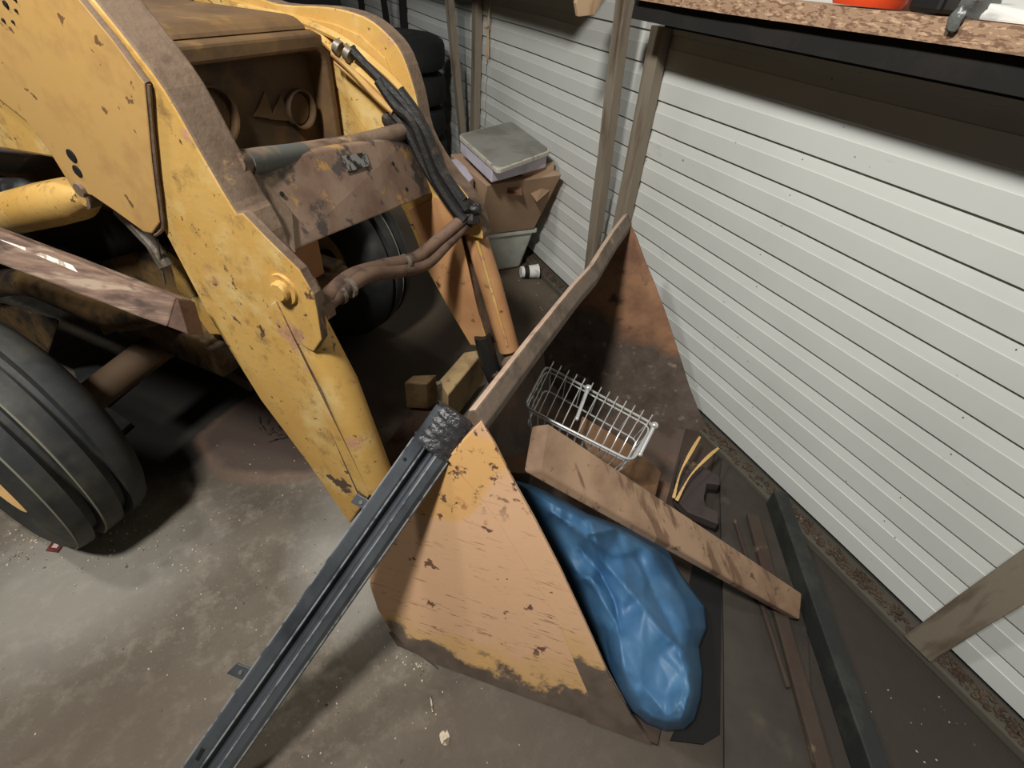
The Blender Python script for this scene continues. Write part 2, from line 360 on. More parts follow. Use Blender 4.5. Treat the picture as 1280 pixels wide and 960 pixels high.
blob(-.06, 1.75, .375, .28, .06, (70, 58, 52), .9)
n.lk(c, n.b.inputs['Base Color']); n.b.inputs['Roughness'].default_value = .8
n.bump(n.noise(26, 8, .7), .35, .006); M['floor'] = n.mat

# ================================================================ SETTING
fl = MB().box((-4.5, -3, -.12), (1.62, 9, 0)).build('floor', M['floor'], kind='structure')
MB().box((-4.5, -3, 3.6), (1.9, 9, 3.7)).build('ceiling', M['roof'], kind='structure')
MB().box((-4.6, -3, 0), (-4.5, 9, 3.6)).build('wall_left', M['panel_dark'], kind='structure')
MB().box((-4.6, 9, 0), (1.9, 9.1, 3.6)).build('wall_back', M['panel_dark'], kind='structure')
MB().box((-4.6, -3.1, 0), (1.9, -3, 3.6)).build('wall_front', M['panel_dark'], kind='structure')
wr = MB().box((1.632, -3, -.12), (1.75, 9, 3.6)).build('wall_right', M['panel_dark'], kind='structure')
PER = .1128; Z0 = .064
def board(y0, y1, k):
    z = Z0 + k * PER; w_ = 1.612
    prof = [(w_ + .012, z + .0015), (w_, z), (w_, z + .066), (w_ + .0022, z + .0675), (w_ + .003, z + .071), (w_ + .0105, z + PER - .003), (w_ + .013, z + PER)]
    b = MB(); nseg = 10; vs = []; fs = []
    for i in range(nseg + 1):
        yy = y0 + (y1 - y0) * i / nseg
        wob = .0022 * math.sin(yy * 2.1 + k * .7) + .0016 * math.sin(yy * 5.3 + k)
        for px_, pz in prof: vs.append((px_, yy, pz + wob))
    L = len(prof)
    for i in range(nseg):
        for j in range(L - 1): fs.append((i * L + j, i * L + j + 1, (i + 1) * L + j + 1, (i + 1) * L + j))
    return b.add(vs, fs)
for k in range(31):
    for (a, b_) in ((-3, 3.735), (3.74, 9)):
        if k > 16 and a > 0: pass
        bd = board(a + .002 * (k % 3), b_, k); o = bd.build('siding_board', M['siding'], wr)
# nail heads
nb = MB()
for k in range(0, 13):
    for y_ in [.31 + .81 * i for i in range(0, 6)]:
        if (k * 7 + int(y_ * 10)) % 3 == 0: continue
        zc = Z0 + k * PER + .09; nb.ball((1.6185, y_ + .06 * math.sin(k * 3 + y_), zc), .0022, 6, 4)
nb.build('nail_head', M['twig'], wr, kind='stuff')
# sill and rubble along the wall foot
MB().box((1.545, -3, 0), (1.632, 9, .036)).build('baseboard_right', M['sill'], kind='structure', bevel=.006)
sb = MB()
for i in range(2200):
    y_ = random.uniform(-.7, 5); r_ = random.uniform(.003, .009)
    sb.ball((1.585 + random.uniform(-.03, .02), y_, .036 + r_ * .5), r_, 5, 3, sc=(1, 1.3, .8), jit=.35)
sb.build('sill_rubble', M['rubble'], bpy.data.objects['baseboard_right'], kind='stuff')

# ================================================================ POSTS, BRACES, SHELF
def timber(p, q, wdt, hgt, up, name, mt, label, cat, group=None, jit=.0015, n=10):
    return solo(MB().bar(p, q, wdt, hgt, up, n=n, jit=jit), name, mt, label, cat, group, bevel=.003)
XW = 1.608
timber((XW - .025, 1.90, .036), (XW - .025, 1.93, 1.44), .078, .05, (1, 0, 0), 'wall_post', M['post'], 'upright grey timber post against the white siding behind the far bucket corner', 'post')
timber((1.555, 2.03, .036), (1.40, 1.99, 1.86), .062, .045, (1, 0, 0), 'shelf_brace', M['post'], 'slim leaning timber brace left of the post, rising past the end of the board shelf', 'brace')
timber((1.560, -.005, .036), (1.411, -.015, 1.452), .085, .05, (1, 0, 0), 'shelf_brace', M['post'], 'timber brace foot at the lower right, standing out from the siding with a dark shadow', 'brace')
timber((XW - .025, 3.86, .036), (XW - .025, 3.86, 1.70), .075, .05, (1, 0, 0), 'wall_post', M['post'], 'dark upright post on the siding behind the stacked storage boxes', 'post')
timber((1.58, 3.97, .036), (1.37, 3.92, 1.692), .07, .045, (1, 0, 0), 'shelf_brace', M['post'], 'leaning grey brace between the tire stack and the post behind the boxes', 'brace')
timber((XW - .025, 5.69, .036), (XW - .025, 5.69, 1.70), .09, .05, (1, 0, 0), 'wall_post', M['joist'], 'black post above the tire stack, nearest the wall gap', 'post')
timber((1.58, 6.0, .036), (1.42, 5.9, 1.692), .08, .045, (1, 0, 0), 'shelf_brace', M['joist'], 'thin dark brace rising behind the tire stack, middle of three', 'brace')
timber((XW - .025, 7.5, .036), (XW - .025, 7.5, 1.70), .09, .05, (1, 0, 0), 'wall_post', M['joist'], 'farthest thin dark post on the siding, above the tractor arm', 'post')
SX = 1.38
sh = thing('board_shelf', (1.5, .4, 1.45), 'strand board shelf along the wall with a rough chipped front edge', 'shelf')
b = MB(); ys = [-1.2 + 3.07 * i / 40 for i in range(41)]
vs = []; fs = []
for i, yy in enumerate(ys):
    j1 = random.uniform(-.002, .002); zb = 1.523 + .0035 * math.sin(yy * 3)
    for px_, pz in ((SX + j1, zb), (SX + .001 + j1, zb + .045), (1.61, zb + .046), (1.61, zb)): vs.append((px_, yy, pz))
for i in range(40):
    for k in range(4): fs.append((i * 4 + k, i * 4 + (k + 1) % 4, i * 4 + 4 + (k + 1) % 4, i * 4 + 4 + k))
fs += [(0, 1, 2, 3), (160, 163, 162, 161)]
b.add(vs, fs).build('shelf_board', M['osb'], sh)
MB().box((1.405, -1.2, 1.462), (1.445, 1.9, 1.521)).build('joist', M['joist'], sh)
MB().box((1.57, -1.2, 1.44), (1.608, 1.9, 1.521)).build('joist', M['joist'], sh)
for yy in (.62, 1.86, -.55): MB().box((1.446, yy, 1.46), (1.569, yy + .045, 1.521)).build('cross_rail', M['joist'], sh)
# a second shelf farther along, unseen above the frame, deepened to shade the wall, carried by the far braces
s2 = MB().box((1.12, 2.16, 1.70), (1.61, 8.4, 1.74)).build('shelf_board', M['osb']); tag(s2, 'unseen strand board shelf, deepened to shade the wall, carried by the far braces above the storage boxes', 'shelf')
# things on the shelf
zt = 1.572
c0 = onx((1092, -14), 1.475)
solo(MB().lathe((1.475, c0.y - .0, zt), Z, [(0, 0), (0, .078), (.012, .084), (.06, .09), (.075, .094), (.08, .088), (.07, .082), (.02, .074), (.015, 0)], 28), 'plastic_tub', M['orange_plastic'], 'bright orange red plastic tub on the shelf', 'tub')
yb = onx((1168, 8), 1.46).y
solo(MB().box((1.41, yb - .045, zt), (1.56, yb + .03, zt + .07)), 'black_case', M['black_plastic'], 'black case on the shelf right of the orange tub', 'case', bevel=.01)
yg = onx((1213, 15), 1.40).y
b = MB(); b.ball((1.41, yg, zt + .03), .045, 14, 10, sc=(.9, .7, 1), jit=.16); b.ball((1.372, yg + .004, zt - .004), .018, 10, 8, sc=(.6, .8, 1.2), jit=.2)
solo(b, 'plastic_bag', M['grey_bag'], 'crumpled grey plastic bag hanging over the shelf edge', 'bag')
yp = onx((1262, 15), 1.42).y
solo(MB().hexa([(1.395, yp - .06, zt), (1.395, yp + .05, zt), (1.5, yp + .05, zt), (1.5, yp - .06, zt)], [(1.405, yp - .055, zt + .02), (1.40, yp + .045, zt + .028), (1.49, yp + .04, zt + .03), (1.49, yp - .05, zt + .022)]), 'white_packet', M['white_paper'], 'white wrapper packet at the right end of the shelf', 'packet', bevel=.004)
# split wood end and rope
q = ony((738, 12), 1.99)
b = MB(); P = [(720, 4), (723, 21), (742, 19), (747, 12), (757, -6), (775, -90), (735, -90)]
b.prism([ony(p, 1.955) for p in P], [ony(p, 1.955) + Vector((.0, .02, 0)) for p in P])
solo(b, 'split_board', M['pale_wood'], 'pale split board end hanging down left of the slim brace', 'board', bevel=.002)
q0 = onx((611, 20), 1.585); b = MB()
for i in range(9):
    a = random.uniform(-.02, .02); e = random.uniform(-.028, .028); L = random.uniform(.10, .2)
    b.tube(smooth_pts([q0 + Vector((0, a, .16)), q0 + Vector((0, a * .4, .02)), q0 + Vector((-.004, a * .3, -.06)), q0 + Vector((0, e, -.06 - L))], 4), .0045, 5)
b.tube(smooth_pts([q0 + Vector((-.012, -.02, -.045)), q0 + Vector((-.02, 0, -.06)), q0 + Vector((-.01, .022, -.05))], 4), .01, 6)
solo(b, 'frayed_rope', M['rope'], 'frayed tan rope tied in a knot, hanging on the siding above the boxes', 'rope')

# ================================================================ TRACTOR
UN, UF = .66, 1.50
tr = thing('loader_tractor', T(1.1, -1.6, 0), 'worn yellow loader tractor with rusty crossbeam, black front wheels and open front bucket', 'tractor')
def arm_poly(px, u): return [onu(p, u) for p in px]
# near boom arm
out = [(205, 290), (260, 395), (325, 500), (385, 580), (437, 655), (453, 632), (432, 585), (398, 505), (362, 425), (352, 400), (345, 375), (330, 335), (316, 300), (300, 272), (288, 255), (250, 190), (205, 112), (160, 52), (118, 0), (40, -80), (-120, -110), (-160, 130), (0, 186), (75, 199), (98, 236), (120, 243), (150, 262), (192, 290)]
i0 = out.index((300, 272)); i1 = out.index((118, 0))
out = out[:i0] + [tuple(p)[:2] for p in smooth_pts([(a_, b_, 0) for a_, b_ in out[i0:i1 + 1]], 3)] + out[i1 + 1:]
P = arm_poly(out, UN)
near = MB().prism(P, [p + U * .085 for p in P], 0, 1).build('near_boom_arm', [M['yellow'], M['brown_dirt']], tr, bevel=.006, label='near yellow boom arm with chipped paint and dirty top edge')
# overlaid side plate (slightly proud, with torch cut edge)
sp = [(196, 290), (206, 276), (197, 200), (189, 103), (150, 50), (106, -4), (40, -75), (-110, -100), (-140, 20), (0, 118), (40, 150), (70, 190), (98, 236), (122, 243), (150, 262), (186, 288)]
P = arm_poly(sp, UN)
MB().prism([p - U * .012 for p in P], P, 0, 1).build('side_plate', [M['tan_yellow'], M['brown_dirt']], near, bevel=.003)
b = MB()
W_ = [onu(p, UN) - U * .006 for p in [(190, 104), (198, 200), (207, 276), (204, 288), (197, 293)]]
b.tube(smooth_pts(W_, 6), [.003 + .0016 * random.random() for _ in range(25)], 6); b.tube(smooth_pts([onu(p, UN) - U * .006 for p in [(106, -4), (150, 50), (189, 103)]], 8), .005, 6)
b.build('weld_seam', M['brown_dirt'], near)
def disc(c, ax, r, h, mt, par, name, n=20, **k):
    return MB().lathe(c, ax, [(0, 0), (0, r * .9), (h * .25, r), (h, r * .96), (h, 0)], n).build(name, mt, par, **k)
for p, r in (((97, 193), .014), ((104, 212), .013)):
    disc(onu(p, UN) - U * .0145, U, r, .004, M['black'], near, 'hole')
disc(onu((109, 235), UN) - U * .02, U, .017, .02, M['brown_dirt'], near, 'pin')
for p, r in (((17, 5), .006), ((28, -2), .004), ((30, 13), .003), ((14, 25), .0035), ((26, 27), .003)):
    disc(onu(p, UN) - U * .0145, U, r, .004, M['black'], near, 'hole')
# knee pin
c = onu((357, 360), UN)
MB().lathe(c - U * .024, U, [(.02, 0), (.0, .0), (.0, .018), (.004, .022), (.02, .023)], 24).build('knee_pin', M['yellow'], near)
MB().lathe(c - U * .010, U, [(0, .023), (0, .034), (.010, .037), (.010, .023)], 28).build('pin_boss', M['yellow'], near)
# folded edge on the knee, reinforcing strip
s_ = [(292, 268), (303, 266), (338, 302), (375, 338), (392, 368), (397, 392), (402, 425), (392, 440), (362, 425), (345, 400), (325, 350), (305, 300)]
P = arm_poly(s_, UN - .004); MB().prism(P, [p + U * .022 for p in P], 0, 1).build('knee_plate', [M['yellow'], M['brown_dirt']], near, bevel=.003)
r_ = [(338, 380), (344, 376), (404, 500), (462, 618), (455, 632), (398, 508)]
P = arm_poly(r_, UN - .008); MB().prism(P, [p + U * .02 for p in P], 0, 1).build('edge_rib', [M['yellow'], M['brown_dirt']], near, bevel=.003)
# near bucket cylinder, runs down beside the arm
cc = MB().tube([onu((378, 392), .70), onu((425, 480), .70), onu((474, 604), .70)], [.043, .045, .047], 20).build('bucket_cylinder', M['yellow'], tr, label='near bright yellow bucket cylinder')
MB().lathe(onu((372, 372), .72) - U * .03, U, [(0, 0), (0, .035), (.06, .035), (.06, 0)], 20).build('cylinder_eye', M['brown_dirt'], cc)
MB().tube([onu((474, 604), .70), onu((500, 668), .70)], .022, 14).build('piston_rod', M['steel_worn'], cc)
fb = MB(); k0 = onu((398, 388), .74)
fb.bar(k0 + U * -.04, k0 + U * .03, .05, .04, Z); fb.tube([k0, k0 + Vector((.0, 0, .06))], .016, 10)
fb.tube([onu((376, 345), .74), onu((390, 352), .75), onu((400, 375), .75), onu((404, 392), .75)], .012, 8)
fb.build('hose_fitting', M['brown_dirt'], cc, bevel=.003)
# lift cylinder on the near side
lc = MB().tube([onu((-190, 335), .70), onu((0, 270), .70), onu((60, 256), .70), onu((95, 248), .70), onu((112, 244), .70)], [.058, .058, .057, .052, .03], 20).build('lift_cylinder', M['yellow'], tr, label='dirty yellow lift cylinder under the near arm')
MB().lathe(onu((112, 244), .70) - U * .02, U, [(0, .016), (0, .028), (.05, .028), (.05, .016)], 20).build('cylinder_eye', M['brown_dirt'], lc)
# far boom arm
out = [(240, -22), (300, -14), (345, 4), (410, 8), (455, 20), (484, 42), (503, 68), (519, 115), (530, 165), (556, 210), (588, 250), (602, 285), (604, 300), (568, 290), (612, 436), (588, 432), (560, 385), (535, 340), (520, 300), (505, 265), (470, 215), (430, 200), (390, 190), (250, 120)]
out = [tuple(p)[:2] for p in smooth_pts([(a_, b_, 0) for a_, b_ in out[:13]], 3)] + out[13:]
P = arm_poly(out, UF)
far = MB().prism(P, [p + U * .065 for p in P], 0, 1).build('far_boom_arm', [M['yellow'], M['brown_dirt']], tr, bevel=.006, label='far boom arm with bare orange inner face')
pu = [(250, -10), (340, 12), (420, 30), (452, 44), (482, 72), (505, 130), (508, 165), (470, 180), (430, 120), (390, 60), (300, 30)]
P = arm_poly(pu, UF); MB().prism([p - U * .006 for p in P], P).build('upper_plate', M['yellow'], far, bevel=.002)
cf = MB().tube([onu((592, 288), 1.56), onu((612, 350), 1.56), onu((636, 436), 1.56)], [.042, .044, .044], 18).build('bucket_cylinder', M['orange_paint'], tr, label='far bucket cylinder streaked with black grease')
MB().tube([onu((596, 300), 1.525), onu((616, 368), 1.525), onu((634, 432), 1.525)], .008, 6).build('side_tube', M['yellow'], cf)
MB().tube([onu((603, 420), 1.50), onu((612, 455), 1.50), onu((622, 480), 1.50)], [.035, .04, .035], 12).build('grease_boot', M['black_hose'], cf)
MB().tube([onu((634, 436), 1.56), onu((646, 474), 1.56)], .024, 12).build('piston_rod', M['steel_worn'], cf)
g = MB(); g.ball(onu((636, 455), 1.5), .03, 10, 6, jit=.25); g.ball(onu((622, 470), 1.48), .022, 10, 6, jit=.3); g.build('grease_lump', M['brown_dirt'], cf)
lo = [(511, 262), (545, 245), (566, 262), (578, 300), (608, 434), (590, 430), (562, 385), (538, 340)]
P = arm_poly(lo, UF); MB().prism([p - U * .004 for p in P], P).build('lower_plate', M['orange_paint'], far, bevel=.002, label='orange lower inner plate with greasy foot')
# hydraulic lines on the far arm
for k, (pts, r, mt, nm) in enumerate([
    ([(300, 10), (360, 22), (404, 38), (440, 58), (482, 92), (502, 112)], .012, 'yellow', 'hydraulic_tube'),
    ([(300, 24), (360, 34), (398, 46), (425, 70), (460, 98), (484, 122)], .012, 'yellow', 'hydraulic_tube'),
    ([(416, 66), (440, 88), (470, 120), (492, 140)], .011, 'tan_yellow', 'hydraulic_tube'),
    ([(420, 78), (446, 100), (490, 140)], .009, 'tan_yellow', 'hydraulic_tube'),
    ([(440, 62), (470, 92), (500, 122), (530, 160), (548, 205), (566, 235), (584, 262)], .017, 'black_hose', 'hydraulic_hose'),
    ([(474, 100), (496, 132), (516, 150), (532, 190), (546, 225), (570, 262), (582, 275)], .019, 'black_hose', 'hydraulic_hose'),
    ([(490, 140), (510, 165), (530, 205), (552, 240), (574, 270)], .017, 'black_hose', 'hydraulic_hose'),
    ([(500, 112), (524, 146), (540, 186), (560, 222), (580, 250)], .014, 'black_hose', 'hydraulic_hose')]):
    MB().tube(smooth_pts([onu(p, UF - .035 - .006 * (k % 3)) for p in pts], 6), r, 8).build(nm, M[mt], far)
for p in ((424, 58), (437, 66)):
    MB().lathe(onu(p, UF - .05) - V * .012, V + Z * -.4, [(0, .0), (0, .022), (.02, .022), (.02, 0)], 12).build('tube_clamp', M['steel_worn'], far)
MB().ball(onu((488, 152), UF - .03), .028, 10, 6, jit=.2).build('hose_joint', M['black_hose'], far)
g = MB()
for p, r_ in (((584, 258), .026), ((590, 274), .024), ((574, 262), .02), ((595, 262), .02)): g.ball(onu(p, UF - .03), r_, 10, 7, jit=.22)
g.build('grease_lump', M['black_hose'], far)
disc(onu((577, 270), UF - .03), U, .03, .04, M['brown_dirt'], far, 'pin')
# crossbeam between the arms
a0, a1, a2, a3 = onu((296, 206), .75), onu((512, 168), UF), onu((541, 242), UF), onu((366, 314), .75)
back = -V * .10
xb = MB().hexa([a3, a2, a2 + back, a3 + back], [a0, a1, a1 + back, a0 + back]).build('crossbeam', M['beam_face'], tr, bevel=.006, label='rusty brown crossbeam with patches of old yellow paint')
wp = [pl(p, a0 + (a1 - a0).cross(a3 - a0).normalized() * -.0, (a1 - a0).cross(a3 - a0).normalized()) for p in [(274, 186), (290, 190), (330, 232), (362, 268), (366, 318), (350, 300), (300, 245)]]
gn = (a1 - a0).cross(a3 - a0).normalized(); gn = gn if gn.dot(CAM - a0) > 0 else -gn
MB().prism([p + gn * .012 for p in wp], [p - gn * .002 for p in wp]).build('gusset', M['brown_dirt'], xb, bevel=.003)
tb_p = [onu((290, 206), .72), onu((335, 200), .86), onu((420, 186), 1.15), onu((512, 162), UF)]
MB().tube(smooth_pts(tb_p, 6), .026, 14).build('torque_tube', M['brown_dirt'], xb)
MB().tube([tb_p[0].lerp(tb_p[1], .3), tb_p[1].lerp(tb_p[2], .45)], .027, 14).build('tube_sleeve', mat('grey_sleeve', (88, 90, 86), .6, 0, [((124, 104, 84), 9, .52, .6, D8)]), xb)
# small plate riveted on the beam
ntx = (a1 - a0).cross(a3 - a0).normalized(); ntx = ntx if ntx.dot(CAM - a0) > 0 else -ntx
def onbeam(p, off=.004):
    return pl(p, a0 + ntx * off, ntx)
dp = [(427, 195), (457, 190), (463, 207), (434, 215)]
MB().prism([onbeam(p, .006) for p in dp], [onbeam(p, .002) for p in dp]).build('name_plate', M['decal'], xb)
for p, r in (((491, 205), .007), ((340, 242), .006), ((352, 243), .006), ((508, 237), .007)):
    disc(onbeam(p, .003) , ntx, r, .003, M['black'], xb, 'bolt_hole', 10)
# hoses from knee fitting to far arm
h0 = [onu((392, 388), .75), onu((412, 368), .82), onu((440, 345), .93), onu((480, 332), 1.1), onu((520, 322), 1.25), onu((550, 298), 1.38), onu((588, 266), UF - .02)]
h1 = [onu((392, 395), .75), onu((428, 364), .86), onu((460, 344), .98), onu((492, 340), 1.12), onu((532, 330), 1.28), onu((558, 305), 1.4), onu((586, 276), UF - .02)]
MB().tube(smooth_pts(h0, 8), .021, 12).build('crossing_hose', M['hose'], tr)
hz = MB().tube(smooth_pts(h1, 8), .021, 12).build('crossing_hose', M['hose'], tr)
for p, q in (((424, 368), .85), ((436, 360), .88), ((506, 328), 1.19)):
    c_ = onu(p, q); MB().lathe(c_ - U * .006, (U + V * .1).normalized(), [(0, .02), (0, .0265), (.012, .0265), (.012, .02)], 14).build('hose_clamp', M['steel_worn'], hz)
# hood and grille
VH = -1.30
fr_px = [(222, 62), (232, 52), (400, 58), (415, 70), (420, 100), (419, 160), (412, 172), (292, 194), (250, 160)]
fl_ = [onv(p, VH) for p in fr_px]; uL = min(p.dot(U) for p in fl_); uR = max(p.dot(U) for p in fl_); zT = max(p.z for p in fl_); zB = min(p.z for p in fl_)
def rrect(u0, u1, z0, z1, r, v, n=5):
    out = []
    for (cu, cz, a0_) in ((u1 - r, z1 - r, 0), (u0 + r, z1 - r, 90), (u0 + r, z0 + r, 180), (u1 - r, z0 + r, 270)):
        for k in range(n + 1):
            a_ = math.radians(a0_ + 90 * k / n); out.append(T(cu + r * math.cos(a_), v, cz + r * math.sin(a_)))
    return out
u0h, u1h, z0h, z1h = uL - .06, uR, .88, zT
loops = [rrect(u0h, u1h, z0h, z1h, .06, -3.4), rrect(u0h, u1h, z0h, z1h, .06, VH - .04), rrect(u0h + .008, u1h - .008, z0h + .008, z1h - .008, .055, VH), rrect(u0h + .035, u1h - .035, z0h + .035, z1h - .05, .045, VH), rrect(u0h + .045, u1h - .045, z0h + .045, z1h - .06, .04, VH - .06)]
b = MB(); n_ = len(loops[0]); vs = [v for L in loops for v in L]
fs = [(i * n_ + k, i * n_ + (k + 1) % n_, (i + 1) * n_ + (k + 1) % n_, (i + 1) * n_ + k) for i in range(len(loops) - 1) for k in range(n_)]
b.add(vs, fs, 0, False)
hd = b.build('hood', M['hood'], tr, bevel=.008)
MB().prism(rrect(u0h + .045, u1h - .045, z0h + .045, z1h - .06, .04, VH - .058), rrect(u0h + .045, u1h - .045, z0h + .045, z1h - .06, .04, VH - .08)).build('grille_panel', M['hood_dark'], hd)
top = [T(u0h + .05, VH - .02, z1h - .002), T(u1h - .05, VH - .02, z1h - .002), T(u1h - .07, -3.3, z1h - .002), T(u0h + .05, -3.3, z1h - .002)]
top2 = [p + Z * .035 + (T(1.1, -2, 0) - Vector((p.x, p.y, 0))) * .06 for p in top]
MB().hexa(top, top2).build('hood_cap', M['hood'], hd, bevel=.02)
for p, r in (((262, 146), .078), ((373, 136), .056)):
    c_ = onv(p, VH - .055)
    MB().lathe(c_, V, [(0, 0), (0.004, r * .75), (.0, r * .86), (.02, r * .92), (.022, r), (.0, r * 1.04)], 28, closed=False).build('headlight', M['hood_dark'], hd)
e = MB()
for tri in ([(318, 146), (332, 114), (344, 150)], [(338, 150), (352, 118), (364, 152)]):
    P = [onv(p, VH - .05) for p in tri]; e.prism([p - V * .001 for p in P], [p - V * .01 for p in P])
e.build('grille_emblem', mat('faint_emblem_brown', (86, 66, 40), .8), hd, bevel=.002)
# dark machinery between the frame rails
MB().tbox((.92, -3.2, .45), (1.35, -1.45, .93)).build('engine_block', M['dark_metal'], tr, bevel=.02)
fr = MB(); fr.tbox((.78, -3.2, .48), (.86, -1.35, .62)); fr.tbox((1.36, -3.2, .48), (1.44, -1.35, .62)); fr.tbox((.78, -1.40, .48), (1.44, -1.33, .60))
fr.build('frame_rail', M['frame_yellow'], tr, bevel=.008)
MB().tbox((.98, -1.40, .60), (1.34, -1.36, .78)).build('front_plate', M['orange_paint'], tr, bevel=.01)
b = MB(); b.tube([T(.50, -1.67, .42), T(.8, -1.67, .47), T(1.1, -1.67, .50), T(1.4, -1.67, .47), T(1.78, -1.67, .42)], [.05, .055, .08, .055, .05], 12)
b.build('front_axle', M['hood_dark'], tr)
# castings seen behind the loose timber
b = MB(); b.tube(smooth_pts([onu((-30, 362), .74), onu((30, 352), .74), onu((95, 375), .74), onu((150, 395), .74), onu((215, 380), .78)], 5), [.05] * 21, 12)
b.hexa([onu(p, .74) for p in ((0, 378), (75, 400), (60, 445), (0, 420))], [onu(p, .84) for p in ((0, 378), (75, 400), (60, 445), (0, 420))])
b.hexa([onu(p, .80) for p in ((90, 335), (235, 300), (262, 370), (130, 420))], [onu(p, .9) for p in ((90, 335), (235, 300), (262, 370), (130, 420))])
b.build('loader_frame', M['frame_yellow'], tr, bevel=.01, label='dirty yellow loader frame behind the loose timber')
P = [(208, 312), (232, 330), (262, 372), (290, 420), (262, 418), (220, 360)]
P = arm_poly(P, .80); MB().prism(P, [p + U * .03 for p in P]).build('arm_bracket', M['yellow'], tr, bevel=.004)
b = MB(); b.tube([onu((150, 262), .73), onu((190, 305), .73), onu((208, 332), .73)], [.018, .016, .02], 10); b.tube([onu((196, 300), .72), onu((206, 355), .72)], .004, 6)
b.build('grey_lever', M['steel_worn'], tr)
b = MB(); b.hexa([onz(p, .22) for p in ((250, 455), (315, 492), (318, 470), (255, 430))], [onz(p, .30) for p in ((246, 440), (312, 478), (322, 452), (262, 415))]); b.build('front_weight', M['brown_old'], tr, bevel=.01)
# engine side details at far left
b = MB(); P = [(-60, 180), (36, 196), (20, 218), (-60, 212)]; P = [onu(p, .80) for p in P]; b.prism(P, [p + U * .15 for p in P]); b.build('battery_box', mat('grey_box', (110, 106, 104), .6), tr, bevel=.006)
b = MB(); b.tube(smooth_pts([onu((-60, 228), .76), onu((0, 236), .76), (onu((36, 238), .76)), onu((52, 262), .76)], 6), .032, 14); b.build('air_hose', mat('grey_pipe', (96, 102, 104), .4, .2, [((60, 60, 60), 14, .5, .6)]), tr)
# front wheels
def wheel(u0, v0, rr, wd, outside, label, steer=0):
    ax = (U * math.cos(steer) - V * math.sin(steer)) * outside      # from outer face to inner face
    c = T(u0, v0, rr + .003)
    prof = []
    s = rr
    prof = [(.035, .205), (.012, .235), (.0, .30), (.004, s - .07), (.016, s - .032), (.030, s - .014), (.034, s - .004),
            (.052, s), (.078, s + .002), (.083, s - .03), (.107, s - .03), (.112, s + .003), (.128, s + .005),
            (.148, s + .005), (.170, s + .003), (.175, s - .03), (.199, s - .03), (.204, s + .001), (.236, s), (.262, s - .012), (.286, s - .05), (.30, .30), (.286, .235), (.262, .205), (.15, .19)]
    k = wd / .30
    t_ = MB().lathe(c, ax, [(h * k, r) for h, r in prof], 64).build('wheel', M['tire'], tr, label=label)
    MB().lathe(c, ax, [(.034 * k, .212), (.018 * k, .206), (.03 * k, .196), (.08 * k, .185), (.12 * k, .09), (.09 * k, .06), (.09 * k, 0), (.2 * k, 0), (.2 * k, .19), (.26 * k, .21)], 40).build('rim', M['rim'], t_)
    for j in range(6):
        a_ = j * math.pi / 3; f_ = ax.cross(Z).normalized(); d_ = f_ * math.cos(a_) + Z * math.sin(a_)
        MB().lathe(c + ax * (.075 * k) + d_ * .065, ax, [(0, 0), (0, .011), (.03, .011), (.03, 0)], 6).build('lug_nut', M['brown_dirt'], t_)
    ribs = [(.032, s - .008, .0035), (.112, s + .003, .003)]
    e = MB()
    for h, r, q in ribs: e.lathe(c, ax, [(h * k - q, r), (h * k, r + q), (h * k + q, r), (h * k, r - q)], 64)
    e.build('tread_edge', mat('pale_dusty_rubber_edge' + str(u0), (128, 126, 112), .8), t_)
    return t_
wheel(.22, -1.755, .385, .285, 1, 'near front wheel with orange rim and ribbed tread', math.radians(-2))
wheel(1.86, -1.72, .42, .26, -1, 'far front wheel in the dark under the crossbeam')
# ---------------------------------------------------------------- bucket (part of the tractor)
ZA = .84
A_ = onz((540, 830)); B_ = onz((815, 931)); AP = onz((600, 525), ZA); FP = onz((787, 275), ZA); W = FP - AP
NP = (B_ - A_).cross(AP - A_).normalized(); NP = NP if NP.dot(CAM - A_) > 0 else -NP
def onp(p, off=0.0): return pl(p, A_ + NP * off, NP)
def fl0(P): return Vector((P.x, P.y, max(P.z, .004)))
outl = [(600, 527), (580, 548), (545, 590), (505, 640), (473, 684), (463, 708), (462, 732), (472, 762), (488, 788), (510, 812), (540, 830)]
side = [onp(p) for p in outl]
flo = [onp(p) for p in [(540, 831), (640, 868), (748, 905), (815, 931)]]
flo[1] = A_.lerp(B_, .33); flo[2] = A_.lerp(B_, .72); flo[3] = B_; side[-1] = A_
for p in flo + side: p.z = max(p.z, .004)
frontpx = [(790, 897), (760, 842), (728, 772), (700, 712), (668, 650), (640, 600), (618, 556)]
front = [onp(p) for p in frontpx]
outline = side + flo[1:] + front
TH = .012
def shell(prof, off0, off1, th, mats, name, parent, **k):       # extruded sheet between the side plates
    cen = sum(prof, Vector()) / len(prof)
    inner = []
    for i, p in enumerate(prof):
        d = (prof[min(i + 1, len(prof) - 1)] - prof[max(i - 1, 0)]).normalized(); nn = d.cross(W.normalized()).normalized()
        if nn.dot(cen - p) < 0: nn = -nn
        inner.append(p + nn * th)
    b = MB(); n = len(prof); vs = []; steps = 8
    for s in range(steps + 1):
        t = off0 + (off1 - off0) * s / steps
        vs += [p + W * t for p in prof] + [p + W * t for p in inner]
    fs = []; L = 2 * n
    for s in range(steps):
        for i in range(n - 1):
            a = s * L
            fs.append((a + i, a + i + 1, a + L + i + 1, a + L + i)); fs.append((a + n + i, a + L + n + i, a + L + n + i + 1, a + n + i + 1))
        fs.append((a, a + L, a + L + n, a + n)); fs.append((a + n - 1, a + 2 * n - 1, a + L + 2 * n - 1, a + L + n - 1))
    for s in (0, steps):
        for i in range(n - 1): fs.append((s * L + i, s * L + n + i, s * L + n + i + 1, s * L + i + 1))
    return b.add(vs, fs, 0, False).build(name, mats, parent, **k)
